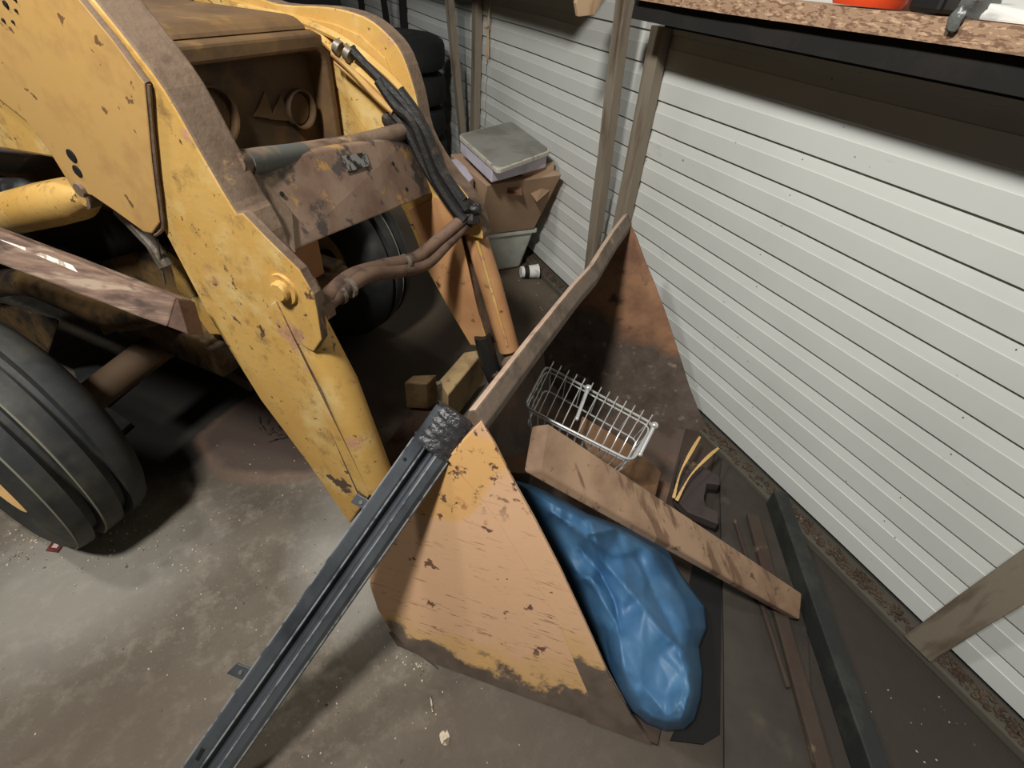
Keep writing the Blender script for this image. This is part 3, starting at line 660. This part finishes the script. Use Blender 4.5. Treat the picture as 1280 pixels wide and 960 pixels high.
bk = shell(side + flo[1:], .005, .995, .012, M['bucket_in'], 'bucket', tr, label='rusty open bucket with peach painted side plate')
o = MB().prism(outline, [p - NP * TH for p in outline]).build('bucket_side', M['bucket_side'], bk, bevel=.003, label='scratched peach painted near side plate')
strip = [(601, 526), (618, 556), (640, 600), (668, 650), (700, 712), (728, 772), (760, 842), (790, 897)]
S1 = [onp(p, .005) for p in strip] + [B_ + NP * .005, flo[2] + NP * .005] + [onp(p, .005) for p in [(735, 868), (712, 815), (690, 762), (655, 705), (620, 648), (590, 610), (560, 576), (578, 552)]]
MB().prism(S1, [p - NP * .006 for p in S1]).build('wear_strip', M['bucket_strip'], bk, bevel=.002, label='raised strip along the open edge of the near side plate')
MB().prism([p + W for p in outline], [p + W + NP * TH for p in outline]).build('bucket_side', M['bucket_far'], bk, bevel=.003, label='rusty orange brown far side plate')
# top bar along the bucket mouth
n_b = MB(); d_ = W.normalized(); upn = (Z * .9 - V * .2).normalized()
secs = [(0, 0, 0), (.25, .0, -.002), (.5, .004, -.004), (.62, .012, -.006), (.72, .006, -.003), (.85, 0, 0), (1.0, 0, 0)]
vs = []; fs = []
qs = [(-.034, -.012), (-.030, .014), (-.012, .026), (.014, -.012), (.010, -.048), (-.010, -.05), (-.022, -.02)]
for t, dv, dz in secs:
    c_ = AP + W * t + V * dv + Z * dz
    for a, z_ in qs: vs.append(c_ + V * a + Z * z_)
L = len(qs)
for i in range(len(secs) - 1):
    for k in range(L): fs.append((i * L + k, i * L + (k + 1) % L, (i + 1) * L + (k + 1) % L, (i + 1) * L + k))
mi_ = [1 if (q % L) == 1 else 0 for q in range(len(fs))]
fs += [tuple(range(L)), tuple((len(secs) - 1) * L + k for k in range(L))]; mi_ += [0, 0]
n_b.add(vs, fs, mi_).build('bucket_top_bar', [M['bar_top'], mat('rubbed_pinkish_top', (186, 160, 140), .55, 0, [((150, 124, 104), 9, .52, .64, D8)], (60, .3, .003))], bk, bevel=.005, label='scuffed grey brown bar along the bucket mouth')
lip = flo[3]
b = MB(); dl = (B_ - A_).normalized()
b.hexa([lip - dl * .13, lip + dl * .015, lip + dl * .015 + W, lip - dl * .13 + W], [lip - dl * .13 + Z * .022, lip + dl * .012 + Z * .014, lip + dl * .012 + W + Z * .014, lip - dl * .13 + W + Z * .022])
b.build('cutting_edge', M['brown_old'], bk, bevel=.003)
# mounting lug blocks behind the bucket
b = MB()

# ================================================================ LOOSE THINGS
# steel rail leaning on the bucket
tp = onz((569, 521), .79); bt = onz((206, 1040), .03)
d = (tp - bt).normalized(); vdir = (CAM - (tp + bt) / 2).normalized(); sd = d.cross(vdir).normalized(); nn = sd.cross(d).normalized()
if nn.dot(vdir) < 0: nn = -nn
rl = thing('steel_rail', (bt.x, bt.y, bt.z), 'long black grooved steel rail leaning against the near bucket corner, tape wrapped at its top', 'rail')
pr = [(a_ * 1.18, b_ * 1.15) for a_, b_ in [(-.044, -.016), (-.044, .010), (-.038, .014), (-.020, .014), (-.014, .010), (-.011, -.006), (-.004, -.006), (0, .002), (.004, .002), (.008, .012), (.014, .014), (.030, .014), (.040, .004), (.044, -.016), (.038, -.016), (.034, .0), (.012, .006), (.0, -.008), (-.015, -.012), (-.020, .006), (-.036, .006), (-.038, -.016)]]
def rsec(c): return [c + sd * a + nn * h for a, h in pr]
b = MB(); N = 24; vs = []; fs = []
for i in range(N + 1): vs += rsec(bt.lerp(tp, i / N))
L = len(pr)
for i in range(N):
    for k in range(L): fs.append((i * L + k, i * L + (k + 1) % L, (i + 1) * L + (k + 1) % L, (i + 1) * L + k))
fs += [tuple(range(L)), tuple(N * L + k for k in range(L))]
b.add(vs, fs).build('rail', M['rail'], rl, bevel=.0015)
for a_, h_ in ((-.051, .0125), (-.0165, .0125), (.0165, .0165), (.046, .006)):  # added bright lines standing in for edge highlights
    MB().tube([bt + sd * a_ + nn * h_, (tp - d * .09) + sd * a_ + nn * h_], .0022, 6).build('edge_highlight', M['lip'], rl)
b = MB(); vs = []; fs = []; K = 14; Nn = 22
for i in range(Nn + 1):
    c_ = tp - d * (.105 * (1 - i / Nn)) + d * .01
    for k in range(K):
        a_ = 2 * math.pi * k / K; rr = 1 + .09 * noise.noise(Vector((i * .35, math.cos(a_) * 1.5, math.sin(a_) * 1.5))) + .05 * math.sin(i * 1.6 + math.cos(a_) * 3)
        vs.append(c_ + sd * math.cos(a_) * .052 * rr + nn * math.sin(a_) * .024 * rr)
for i in range(Nn):
    for k in range(K): fs.append((i * K + k, i * K + (k + 1) % K, (i + 1) * K + (k + 1) % K, (i + 1) * K + k))
fs += [tuple(range(K)), tuple(Nn * K + k for k in range(K))]
b.add(vs, fs, 0, True).build('tape_wrap', M['tape'], rl, label='crumpled dark grey tape wrapped round the rail end')
def onrail(p, off=0): return pl(p, bt + nn * off, nn)
for pts in ([(283, 842), (296, 829), (318, 838), (306, 852)], [(438, 628), (446, 617), (465, 628), (456, 638)]):
    P = [onrail(p, -.004) for p in pts]; q = MB().prism(P, [x - nn * .004 for x in P]).build('bracket_tab', M['rail'], rl, bevel=.001)
    cx = sum(P, Vector()) / 4; disc(cx - nn * .001, nn, .0045, .004, M['steel_worn'], q, 'bolt_head', 8)
    m1 = (P[2] + P[3]) / 2; MB().bar(m1, m1 + sd * (.02 if sd.dot(tp.cross(Z)) else .02) * (1 if (m1 + sd * .02 - bt).cross(d).length < (m1 - bt).cross(d).length else -1), .014, .004, nn).build('tab_neck', M['rail'], rl)
for p in ((506, 574),):
    disc(onrail(p, .0170), nn, .0045, .001, M['black'], rl, 'hole', 12)
MB().bar(onrail((246, 950), .0168), onrail((254, 936), .0168), .009, .0012, nn).build('slot', M['black'], rl)

# timber on the near wheel
pe = [(205, 372), (250, 415)]
tA = onu((226, 392), .585); tB = onu((-190, 235), .44)
tt = thing('old_timber', tB, 'weathered red brown squared timber with a white scuff, lying on the near wheel', 'timber')
uphint = (R @ Vector((.35, -1, -.1))).normalized()
b = MB().bar(tB, tA, .055, .074, uphint, n=12, jit=.0012, w2=.06, h2=.07)
b.build('timber_body', [M['timber_grey']], tt, bevel=.005)
dT = (tA - tB).normalized(); sT = dT.cross(uphint).normalized(); uT = sT.cross(dT); sT = sT if sT.dot(CAM - tA) > 0 else -sT
P = [tA + uT * .033 + sT * .028, tA - uT * .033 + sT * .028, tA - uT * .033 - sT * .028, tA + uT * .033 - sT * .028]
P2 = [P[0] + dT * .004, P[1] + dT * .05, P[2] + dT * .05, P[3] + dT * .004]
MB().prism(P, P2).build('sawn_end', M['timber_end'], tt, bevel=.003, label='dark slanting sawn end')
fc = tB.lerp(tA, .5) ; b = MB()
for (t0, t1, a0_, a1_) in ((.42, .76, .020, .010),):
    q0 = tB.lerp(tA, t0) + sT * .0292; q1 = tB.lerp(tA, t1) + sT * .0297
    b.prism([q0 + uT * a0_, q0 + uT * (a0_ + .007), q1 + uT * (a1_ + .011), q1 + uT * a1_], [q0 + uT * a0_ - sT * .004, q0 + uT * (a0_ + .007) - sT * .004, q1 + uT * (a1_ + .011) - sT * .004, q1 + uT * a1_ - sT * .004])
b.build('white_scuff', M['white_scuff'], tt)

# plank lying across the bucket
zl = .62
P0, P1_, P2_, P3 = onz((686, 529), zl), onz((1003, 742), .100), onz((1000, 775), .068), onz((677, 587), zl - .06)
thk = (onz((656, 587), zl - .085) - P3); thk = thk.normalized() * .034
fn = (P1_ - P0).cross(P3 - P0).normalized(); fn = fn if fn.dot(CAM - P0) > 0 else -fn
b = MB(); vs = []; fs = []; N = 10
e0 = onz((662, 534), zl - .005) - P0; e1 = onz((656, 587), zl - .075) - P3
for i in range(N + 1):
    t = i / N; j = lambda: random.uniform(-.0012, .0012)
    k = 1 - .45 * t
    tp_ = P0.lerp(P1_, t); bo = P3.lerp(P2_, t); eb = (e0.lerp(e1, .5)) * (1 - t) + (-fn * .035) * t
    vs += [tp_ + fn * j(), bo + fn * j(), bo + eb + fn * j(), tp_ + eb + fn * j()]
vs = [Vector((v.x, v.y, max(v.z, .004))) for v in vs]
for i in range(N):
    for k in range(4): fs.append((i * 4 + k, i * 4 + (k + 1) % 4, i * 4 + 4 + (k + 1) % 4, i * 4 + 4 + k))
fs += [(3, 2, 1, 0), (N * 4, N * 4 + 1, N * 4 + 2, N * 4 + 3)]
solo(b.add(vs, fs), 'wood_plank', M['plank'], 'rough tan plank leaning out of the bucket over the blue tarp', 'plank', bevel=.006)
# second board under the basket and one behind the plank end
b = MB(); Q = [onz(p, .34) for p in [(742, 548), (800, 562), (826, 600), (820, 618), (790, 606)]]
Q2 = [onz(p, .30) for p in [(742, 548), (800, 562), (826, 600), (820, 618), (790, 606)]]
Q = [onz((728, 520), .36), onz((795, 560), .28), onz((826, 590), .18), onz((818, 625), .12), onz((760, 590), .22)]
solo(b.prism(Q, [q - Vector((.03, .03, .03)) for q in Q]), 'short_board', M['brown_board'], 'short dark tan board under the chrome basket', 'board', bevel=.003)
solo(MB().hexa([Vector((onz(p, .235).x, onz(p, .235).y, .02)) for p in ((628, 572), (662, 566), (664, 592), (634, 590))], [onz(p, .235) for p in ((628, 572), (662, 566), (664, 592), (634, 590))]), 'wood_offcut', M['brown_board'], 'small brown offcut between the near side plate and the plank end', 'offcut', bevel=.003)

# blue tarp bundle
op = [(636, 598), (664, 606), (700, 622), (735, 642), (770, 655), (805, 668), (833, 685), (848, 712), (864, 735), (882, 758), (884, 785), (874, 808), (878, 840), (876, 872), (868, 900), (855, 912), (832, 914), (808, 905), (790, 890), (770, 862), (752, 828), (742, 795), (725, 768), (712, 735), (700, 712), (672, 660), (650, 625)]
RIDGES = [([(738, 655), (752, 700), (790, 742), (828, 792), (872, 832)], .060, 18), ([(712, 705), (742, 732), (772, 782), (782, 850), (800, 900)], .045, 14),
          ([(690, 640), (732, 668), (770, 660)], .035, 9), ([(812, 676), (850, 742), (868, 800)], .030, 12), ([(728, 690), (748, 712), (768, 750), (776, 790)], -.035, 7),
          ([(748, 790), (768, 832), (800, 884)], -.035, 10), ([(800, 700), (822, 750), (848, 800)], -.022, 8), ([(716, 724), (738, 722), (750, 736)], .03, 5), ([(850, 820), (862, 860), (850, 905)], .03, 10), ([(742, 676), (762, 692), (790, 690)], .022, 6)]
def tarp():
    cen = Vector((770, 765)); n = len(op); rings = 34; b = MB(); vs = []; fs = []
    dense = []
    for i in range(n):
        for k in range(7):
            dense.append(Vector(op[i]).lerp(Vector(op[(i + 1) % n]), k / 7))
    sp = [Vector((cen.x, p.y)) for p in dense]
    n = len(dense)
    for r in range(rings + 1):
        s = r / rings
        for i, p in enumerate(dense):
            # medial spine: from upper left to lower right of the bundle
            yy = max(650, min(870, p.y)); spx = 705 + (yy - 640) * .52 + 14
            q = p.lerp(Vector((spx, yy)), s)
            base = .10 + .16 * max(0, min(1, (720 - q.y) / 110))
            dome = .17 * (1 - (1 - s) ** 2) ** .5
            f = 0
            fa = noise.noise(Vector((q.x * .016 + q.y * .007, q.y * .008 - q.x * .004, 1.7))); fb_ = noise.noise(Vector((q.x * .03 - q.y * .012, q.y * .02, 4.2)))
            f = (abs(fa) - .18) * .05 + fb_ * .012
            vd = noise.voronoi(Vector((q.x * .030 + fa * .6, q.y * .018 - q.x * .008, 2.0)))[0]
            f += (vd[1] - vd[0]) * -.028 + .008
            for pts_, amp, wd_ in RIDGES:
                dmin = 1e9
                for a_, b_ in zip(pts_[:-1], pts_[1:]):
                    A2 = Vector(a_); B2 = Vector(b_); tt_ = max(0, min(1, (q - A2).dot(B2 - A2) / (B2 - A2).length_squared)); dd = (q - A2.lerp(B2, tt_)).length
                    dmin = min(dmin, dd)
                f += amp * math.exp(-dmin / wd_)
            f_old = noise.noise(Vector((q.x * .022, q.y * .010, .5))) * .05 + (abs(noise.noise(Vector((q.x * .030 + q.y * .012, q.y * .012, 3)))) - .2) * .09 + (abs(noise.noise(Vector((q.x * .07, q.y * .04, 5)))) - .2) * .03
            ridge = 0 * -abs(math.sin((q.x - q.y * .62) * .055 + 2 * noise.noise(Vector((q.x * .01, q.y * .01, 9))))) * .022
            z = base - .06 * (1 - min(1, s * 4)) + dome + (f + ridge) * min(1, s * 3)
            vs.append(onz((q.x, q.y), max(z, .02)))
    for r in range(rings):
        for i in range(n):
            j = (i + 1) % n; fs.append((r * n + i, r * n + j, (r + 1) * n + j, (r + 1) * n + i))
    # skirt down to the floor so that the bundle has a body
    o = len(vs)
    for i in range(n):
        v = vs[i]; c3 = onz((780, 770), .02); vs.append(Vector((v.x, v.y, .018)).lerp(Vector((c3.x, c3.y, .018)), .12))
    for i in range(n):
        j = (i + 1) % n; fs.append((i, o + i, o + j, j))
    return b.add(vs, fs, 0, True)
solo(tarp(), 'blue_tarp', M['tarp'], 'crumpled blue tarp bundle spilling out of the bucket', 'tarp', recalc=False)

P = [onz(p, .012) for p in [(846, 640), (902, 686), (900, 918), (880, 930), (838, 925), (858, 880), (846, 760)]]  # flat black patch beside the tarp bundle
solo(MB().prism(P, [Vector((p.x, p.y, .003)) for p in P]), 'black_patch', M['black'], 'flat black patch on the floor between the tarp bundle and the grey sheet', 'mat')
P = [onz(p, .006) for p in [(486, 790), (500, 786), (520, 806), (548, 836), (524, 818), (496, 806)]]  # dark triangle of shade at the plate's heel, laid as a thin slab
MB().prism(P, [Vector((p.x, p.y, .001)) for p in P]).build('heel_shadow', M['brown_old'], fl, kind='stuff')
# chrome wire basket
zb = .50
bs = thing('wire_basket', onz((735, 530), zb - .13), 'chrome wire basket with ball tipped posts lying in the bucket', 'basket')
def rrloop(c4, r=.12, n=5):
    out = []
    for i in range(4):
        p = c4[i]; a = p.lerp(c4[i - 1], r); e = p.lerp(c4[(i + 1) % 4], r)
        # keep corner radius similar on long and short sides
        La = (c4[i - 1] - p).length; Le = (c4[(i + 1) % 4] - p).length; rad = .03
        a = p + (c4[i - 1] - p) * (rad / La); e = p + (c4[(i + 1) % 4] - p) * (rad / Le)
        for k in range(n + 1):
            t = k / n; out.append(a * (1 - t) ** 2 + p * 2 * t * (1 - t) + e * t * t)
    return out
C4 = [onz((682, 457), zb + .02), onz((818, 531), zb - .03), onz((790, 577), zb - .05), onz((655, 508), zb)]
nb_ = (C4[1] - C4[0]).cross(C4[3] - C4[0]).normalized(); nb_ = -nb_ if nb_.dot(Z) > 0 else nb_
MB().tube(rrloop(C4), .0042, 8, closed=True).build('rim_wire', M['chrome'], bs)
cb = sum(C4, Vector()) / 4
C5 = [p.lerp(cb, .10) + nb_ * .10 for p in C4]
MB().tube(rrloop(C5), .0030, 8, closed=True).build('base_wire', M['chrome'], bs)
C6 = [p.lerp(cb, .03) + nb_ * .016 for p in C4]
MB().tube(rrloop(C6), .0026, 6, closed=True).build('rim_wire', M['chrome'], bs)
for i in range(13):
    t = .05 + .9 * i / 12
    pt = C4[0].lerp(C4[1], t); pb = C4[3].lerp(C4[2], t); qt = C5[0].lerp(C5[1], t); qb = C5[3].lerp(C5[2], t)
    cr = (pt - pb).normalized()
    MB().tube(smooth_pts([pt + cr * .012 - nb_ * .004, pt + cr * .02 - nb_ * .016, pt - cr * .02 - nb_ * .012, pt.lerp(pb, .55) + nb_ * .01, pb + cr * .035 + nb_ * .05, qb + cr * .01], 5), .0019, 5).build('slat_wire', M['chrome'], bs)
    if i % 2 == 0: MB().tube([pt, qt], .0018, 5).build('side_wire', M['chrome'], bs)
    MB().tube([pb, qb], .0018, 5).build('side_wire', M['chrome'], bs)
for i in range(4):
    t = .2 + .6 * i / 3
    for a, e in ((0, 3), (1, 2)):
        MB().tube([C4[a].lerp(C4[e], t), C5[a].lerp(C5[e], t)], .0018, 5).build('side_wire', M['chrome'], bs)
for (p, q) in (((735, 485), (721, 523)), ((818, 532), (800, 568))):
    t0 = onz(p, zb + .02); t1 = onz(q, zb - .03)
    po = MB().tube([t0, t1], .0062, 10).build('post_rod', M['chrome'], bs)
    MB().ball(t0, .0125, 14, 10).build('ball_tip', M['chrome'], po); MB().ball(t1, .008, 10, 8).build('ball_tip', M['chrome'], po)
# yellow straps
for k, pts in enumerate(([(875, 546), (862, 568), (850, 592), (842, 622)], [(898, 560), (882, 574), (862, 596), (846, 625)])):
    zz = [.17, .19, .17, .13] if k == 0 else [.15, .18, .17, .13]
    Pp = smooth_pts([onz(p, z_) for p, z_ in zip(pts, zz)], 5); b = MB()
    for i in range(len(Pp) - 1): b.bar(Pp[i], Pp[i + 1] + (Pp[i + 1] - Pp[i]) * .15, .009 + .004 * math.sin(i * .5), .003, (0.3, 0.1, 1))
    solo(b, 'yellow_strap', M['strap'], ['short yellow strap sticking up beside the bucket lip, left of the pair', 'longer yellow strap sticking up beside the bucket lip, right of the pair'][k], 'strap', 'yellow straps')
# mottled metal bracket with dark hole
P = [onz(p, .10) for p in [(852, 570), (870, 578), (900, 596), (900, 606), (884, 604), (880, 622), (882, 632), (898, 640), (898, 655), (860, 640), (843, 622), (845, 596)]]
b = MB(); b.prism(P, [p - Z * .035 for p in P])
solo(b, 'metal_bracket', M['plum'], 'mottled plum grey metal bracket with a notched edge between the straps and plank', 'bracket', bevel=.003)
# flat grey sheet on the floor outside the bucket and rails along the wall
P = [onz(p, .018) for p in [(900, 596), (905, 560), (922, 572), (1000, 690), (1010, 800), (1020, 970), (1000, 1010), (906, 1000), (905, 800)]]
b = MB(); b.prism(P, [Vector((p.x, p.y, .004)) for p in P]); solo(b, 'grey_sheet', M['sheet'], 'dull grey brown sheet lying flat on the floor beyond the bucket', 'sheet', bevel=.002)
def lay(p, q, w_, h_, zc, name, mt, label, cat, up=Z, n=8):
    return solo(MB().bar(onz(p, zc), onz(q, zc), w_, h_, up, n=n, jit=.0015), name, mt, label, cat, bevel=.004)
lay((970, 622), (1105, 1010), .050, .085, .062, 'dark_beam', M['dark_beam'], 'long dark green grey steel beam on the floor beside the wall sill', 'beam')
lay((940, 645), (1040, 1000), .045, .024, .036, 'brown_batten', M['brown_old'], 'old brown batten lying against the dark beam', 'batten')
lay((918, 650), (985, 860), .012, .018, .03, 'thin_lath', M['brown_old'], 'thin dark lath lying left of the brown batten', 'lath')

# blocks behind the bucket
def blk(top, zt_, h, name, label, cat, mt='block', sk=(0, 0, 0)):
    P = [onz(p, zt_) for p in top]; return solo(MB().hexa([p - Z * h for p in P], P), name, M[mt], label, cat, bevel=.006)
blk([(505, 478), (516, 469), (546, 468), (534, 480)], .20, .15, 'wood_block', 'small square tan block standing left of the larger block behind the rail', 'block')
blk([(549, 475), (580, 440), (607, 436), (560, 494)], .24, .19, 'wood_block', 'large greasy tan block at the foot of the far boom arm', 'block')
b = MB(); b.bar(onz((548, 478), .25), onz((556, 508), .10), .02, .02, (1, 0, 0)); solo(b, 'metal_strip', M['steel_worn'], 'short bent steel strip between the two tan blocks', 'strip', bevel=.002)
lay((455, 640), (535, 510), .13, .03, .02, 'floor_plank', M['timber_end'], 'dark red brown plank on the floor under the near arm end', 'plank')

# storage boxes by the wall
def boxy(B, Tt, t_, mt, name, parent=None, bevel=.006): pass
tz = .30
Bq = [Vector((1.14, 2.74, .002)), Vector((1.475, 2.74, .002)), Vector((1.50, 3.14, .002)), Vector((1.15, 3.14, .002))]
Tq = [Vector((1.10, 2.68, tz)), Vector((1.53, 2.68, tz)), Vector((1.54, 3.20, tz)), Vector((1.10, 3.20, tz))]
bt_ = thing('storage_tote', (1.31, 2.94, 0), 'pale grey plastic tote on the floor at the bottom of the box stack', 'tote')
MB().hexa(Bq, Tq).build('tub', M['tote'], bt_, bevel=.02, seg=3)
rim = [v + (v - Vector((1.32, 2.94, tz))).normalized() * .014 for v in Tq]
MB().hexa([v - Z * .028 for v in rim], [v + Z * .004 for v in rim]).build('tub_rim', M['tote'], bt_, bevel=.008)
cbx = thing('cardboard_box', (1.31, 2.9, tz + .01), 'slumped brown cardboard box with torn flap, between the tote and the lilac box', 'box')
Bc = [Vector((1.12, 2.66, tz + .008)), Vector((1.51, 2.66, tz + .008)), Vector((1.53, 3.1, tz + .008)), Vector((1.13, 3.1, tz + .008))]
Tc = [Vector((1.11, 2.52, .66)), Vector((1.565, 2.50, .69)), Vector((1.57, 3.08, .675)), Vector((1.11, 3.1, .655))]
MB().hexa(Bc, Tc).build('carton', M['cardboard'], cbx, bevel=.006)
P = [onz((648, 215), .69), onz((690, 200), .72), onz((688, 232), .60), onz((668, 250), .555), onz((655, 232), .60)]
fcn = Vector((0, -.03, .0))
MB().prism([p + fcn for p in P], [p + fcn + Vector((0, .006, .002)) for p in P]).build('flap', M['cardboard'], cbx, bevel=.001)
P = [onz((608, 222), .67), onz((648, 216), .68), onz((650, 242), .60), onz((612, 236), .60)]
MB().prism([p + fcn for p in P], [p + fcn + Vector((0, .006, .002)) for p in P]).build('flap', M['brown_board'], cbx, bevel=.001)
lx = thing('lidded_box', (1.3, 2.8, .7), 'shallow pale lilac plastic box with a large grey lid, top of the box stack', 'box')
LD = [Vector((1.09, 2.42, .0)), Vector((1.50, 2.58, .0)), Vector((1.56, 3.12, .0)), Vector((1.12, 2.96, .0))]
MB().hexa([v + Z * .705 for v in LD], [v + Z * .775 for v in LD]).build('box_body', M['lilac'], lx, bevel=.008)
P = [onz(p, .655) for p in [(546, 206), (574, 196), (592, 222), (572, 240)]]
solo(MB().prism(P, [p - Z * .65 for p in P]), 'white_carton', M['lilac'], 'pale lilac carton tucked left of the cardboard box', 'box', bevel=.006)
lc4 = [onz((572, 168), .80), onz((640, 151), .80), onz((690, 188), .80), onz((622, 213), .80)]
def rr4(c4, r, z_):
    out = []
    for i in range(4):
        p = c4[i]; a = p + (c4[i - 1] - p).normalized() * r; e = p + (c4[(i + 1) % 4] - p).normalized() * r
        for k in range(5):
            t = k / 4; q = a * (1 - t) ** 2 + p * 2 * t * (1 - t) + e * t * t; out.append(Vector((q.x, q.y, z_)))
    return out
MB().prism(rr4(lc4, .05, .80), rr4(lc4, .05, .777)).build('lid', M['lid_edge'], lx, bevel=.004, label='large grey lid with pale rim'); ldt = bpy.data.objects['lid']
cl = sum(lc4, Vector()) / 4; li = [p.lerp(cl, .05) for p in lc4]
MB().prism(rr4(li, .05, .804), rr4(li, .05, .795)).build('lid_top', M['lid'], ldt, bevel=.003)
# knocked over cup
cp = onz((662, 345)); cx_ = Vector((.93, -.36, 0))
cpt = thing('paper_cup', (cp.x, cp.y, 0), 'small white printed cup lying on the floor below the tote', 'cup')
c0 = onz((651, 340), .045); c1 = onz((672, 339), .045)
axc = (c1 - c0).normalized(); Lc = (c1 - c0).length
MB().lathe(c0, axc, [(0, 0), (0, .036), (Lc, .045), (Lc + .002, .048), (Lc - .004, .047), (Lc - .006, .042), (.01, .033), (.008, 0)], 24).build('cup_body', M['white_paper'], cpt)
MB().lathe(c0, axc, [(.02, .0385), (.02, .0395), (.05, .0425), (.05, .041)], 24).build('printed_band', M['ink'], cpt)
# tire stack
tc = ony((500, 60), 4.35); tcx, tcy = 1.10, 4.42
for k in range(5):
    z_ = k * .228; r_ = .42 - .006 * (k % 2)
    ox, oy = .014 * math.sin(k * 2.3), .014 * math.cos(k * 1.7)
    pf = [(.0, .22), (.0, r_ - .06), (.02, r_ - .012), (.045, r_), (.10, r_ + .004), (.16, r_), (.19, r_ - .012), (.215, r_ - .06), (.217, .22), (.18, .205), (.03, .205)]
    lab = ['bottom black tire of the stack by the wall', 'second black tire from the floor in the stack', 'middle black tire of the stack', 'black tire just below the top one in the stack', 'topmost black tire of the stack behind the far arm'][k]
    solo(MB().lathe((tcx + ox, tcy + oy, z_), Z, pf, 48), 'tire', M['tire_dark'], lab, 'tire', 'stacked tires')
# dark folded sheets under the tractor
P = [onz(p, .03) for p in [(92, 462), (112, 452), (170, 474), (130, 506), (164, 528), (150, 540), (112, 520)]]
solo(MB().prism(P, [p - Z * .02 for p in P]), 'dark_sheet', M['dark_beam'], 'dark grey folded sheet on the floor behind the near wheel', 'sheet')
# small litter
P = [onz(p, .006) for p in [(57, 688), (68, 673), (83, 675), (72, 690)]]
lt = thing('red_card', (P[0].x, P[0].y, 0), 'small dark red card on the floor in front of the near wheel', 'card')
MB().prism(P, [p - Z * .004 for p in P]).build('card', M['card_red'], lt)
cc_ = sum(P, Vector()) / 4; Pq = [cc_.lerp(p, .45) + Z * .0008 for p in P]
MB().prism(Pq, [p - Z * .001 for p in Pq]).build('print_patch', M['card_pale'], lt)
c_ = onz((556, 922), .004); b = MB(); vs = []
K = 14
for k in range(K):
    a_ = 2 * math.pi * k / K; r_ = .016 * (1 + .25 * noise.noise(Vector((math.cos(a_) * 2, math.sin(a_) * 2, 7)))); vs.append(c_ + Vector((math.cos(a_) * r_ * .8, math.sin(a_) * r_ * 1.2, 0)))
b.prism(vs, [v - Z * .003 for v in vs]); b.lathe(c_, Z, [(0, .003), (.002, .004), (.002, .006), (0, .007)], 12)
solo(b, 'stone_chip', M['pebble'], 'flat pale chip on the floor below the bucket', 'chip')
solo(MB().bar(onz((538, 870), .004), onz((541, 890), .004), .004, .004), 'wood_splinter', M['pebble'], 'thin pale splinter on the floor below the bucket', 'splinter')
gb = MB()
def grit(px_, py_, sx, sy, n, rmin, rmax):
    for i in range(n):
        p = (random.gauss(px_, sx), random.gauss(py_, sy)); q = onz(p)
        if q.x > 1.5 or q.y > 6: continue
        r_ = random.uniform(rmin, rmax); gb.ball((q.x, q.y, r_ * .4), r_, 5, 3, sc=(1, 1.2, .7), jit=.3)
grit(150, 690, 70, 25, 130, .0012, .0045); grit(30, 680, 30, 20, 70, .0012, .004); grit(520, 833, 14, 10, 26, .0015, .004); grit(350, 740, 150, 90, 160, .001, .003)
grit(380, 600, 60, 25, 60, .001, .003); grit(450, 860, 120, 60, 80, .001, .003); grit(1180, 880, 60, 40, 30, .001, .003); grit(690, 380, 25, 20, 30, .002, .005)
gb.build('grit', M['pebble'], fl, kind='stuff')
tw = MB()
for i in range(46):
    q = onz((random.gauss(370, 24), random.gauss(538, 10)), .01); a_ = random.uniform(0, 3.14); L_ = random.uniform(.015, .05)
    tw.tube([q, q + Vector((math.cos(a_) * L_, math.sin(a_) * L_, random.uniform(-.006, .02)))], .002, 4)
tw.build('twig_litter', M['twig'], fl, kind='stuff')
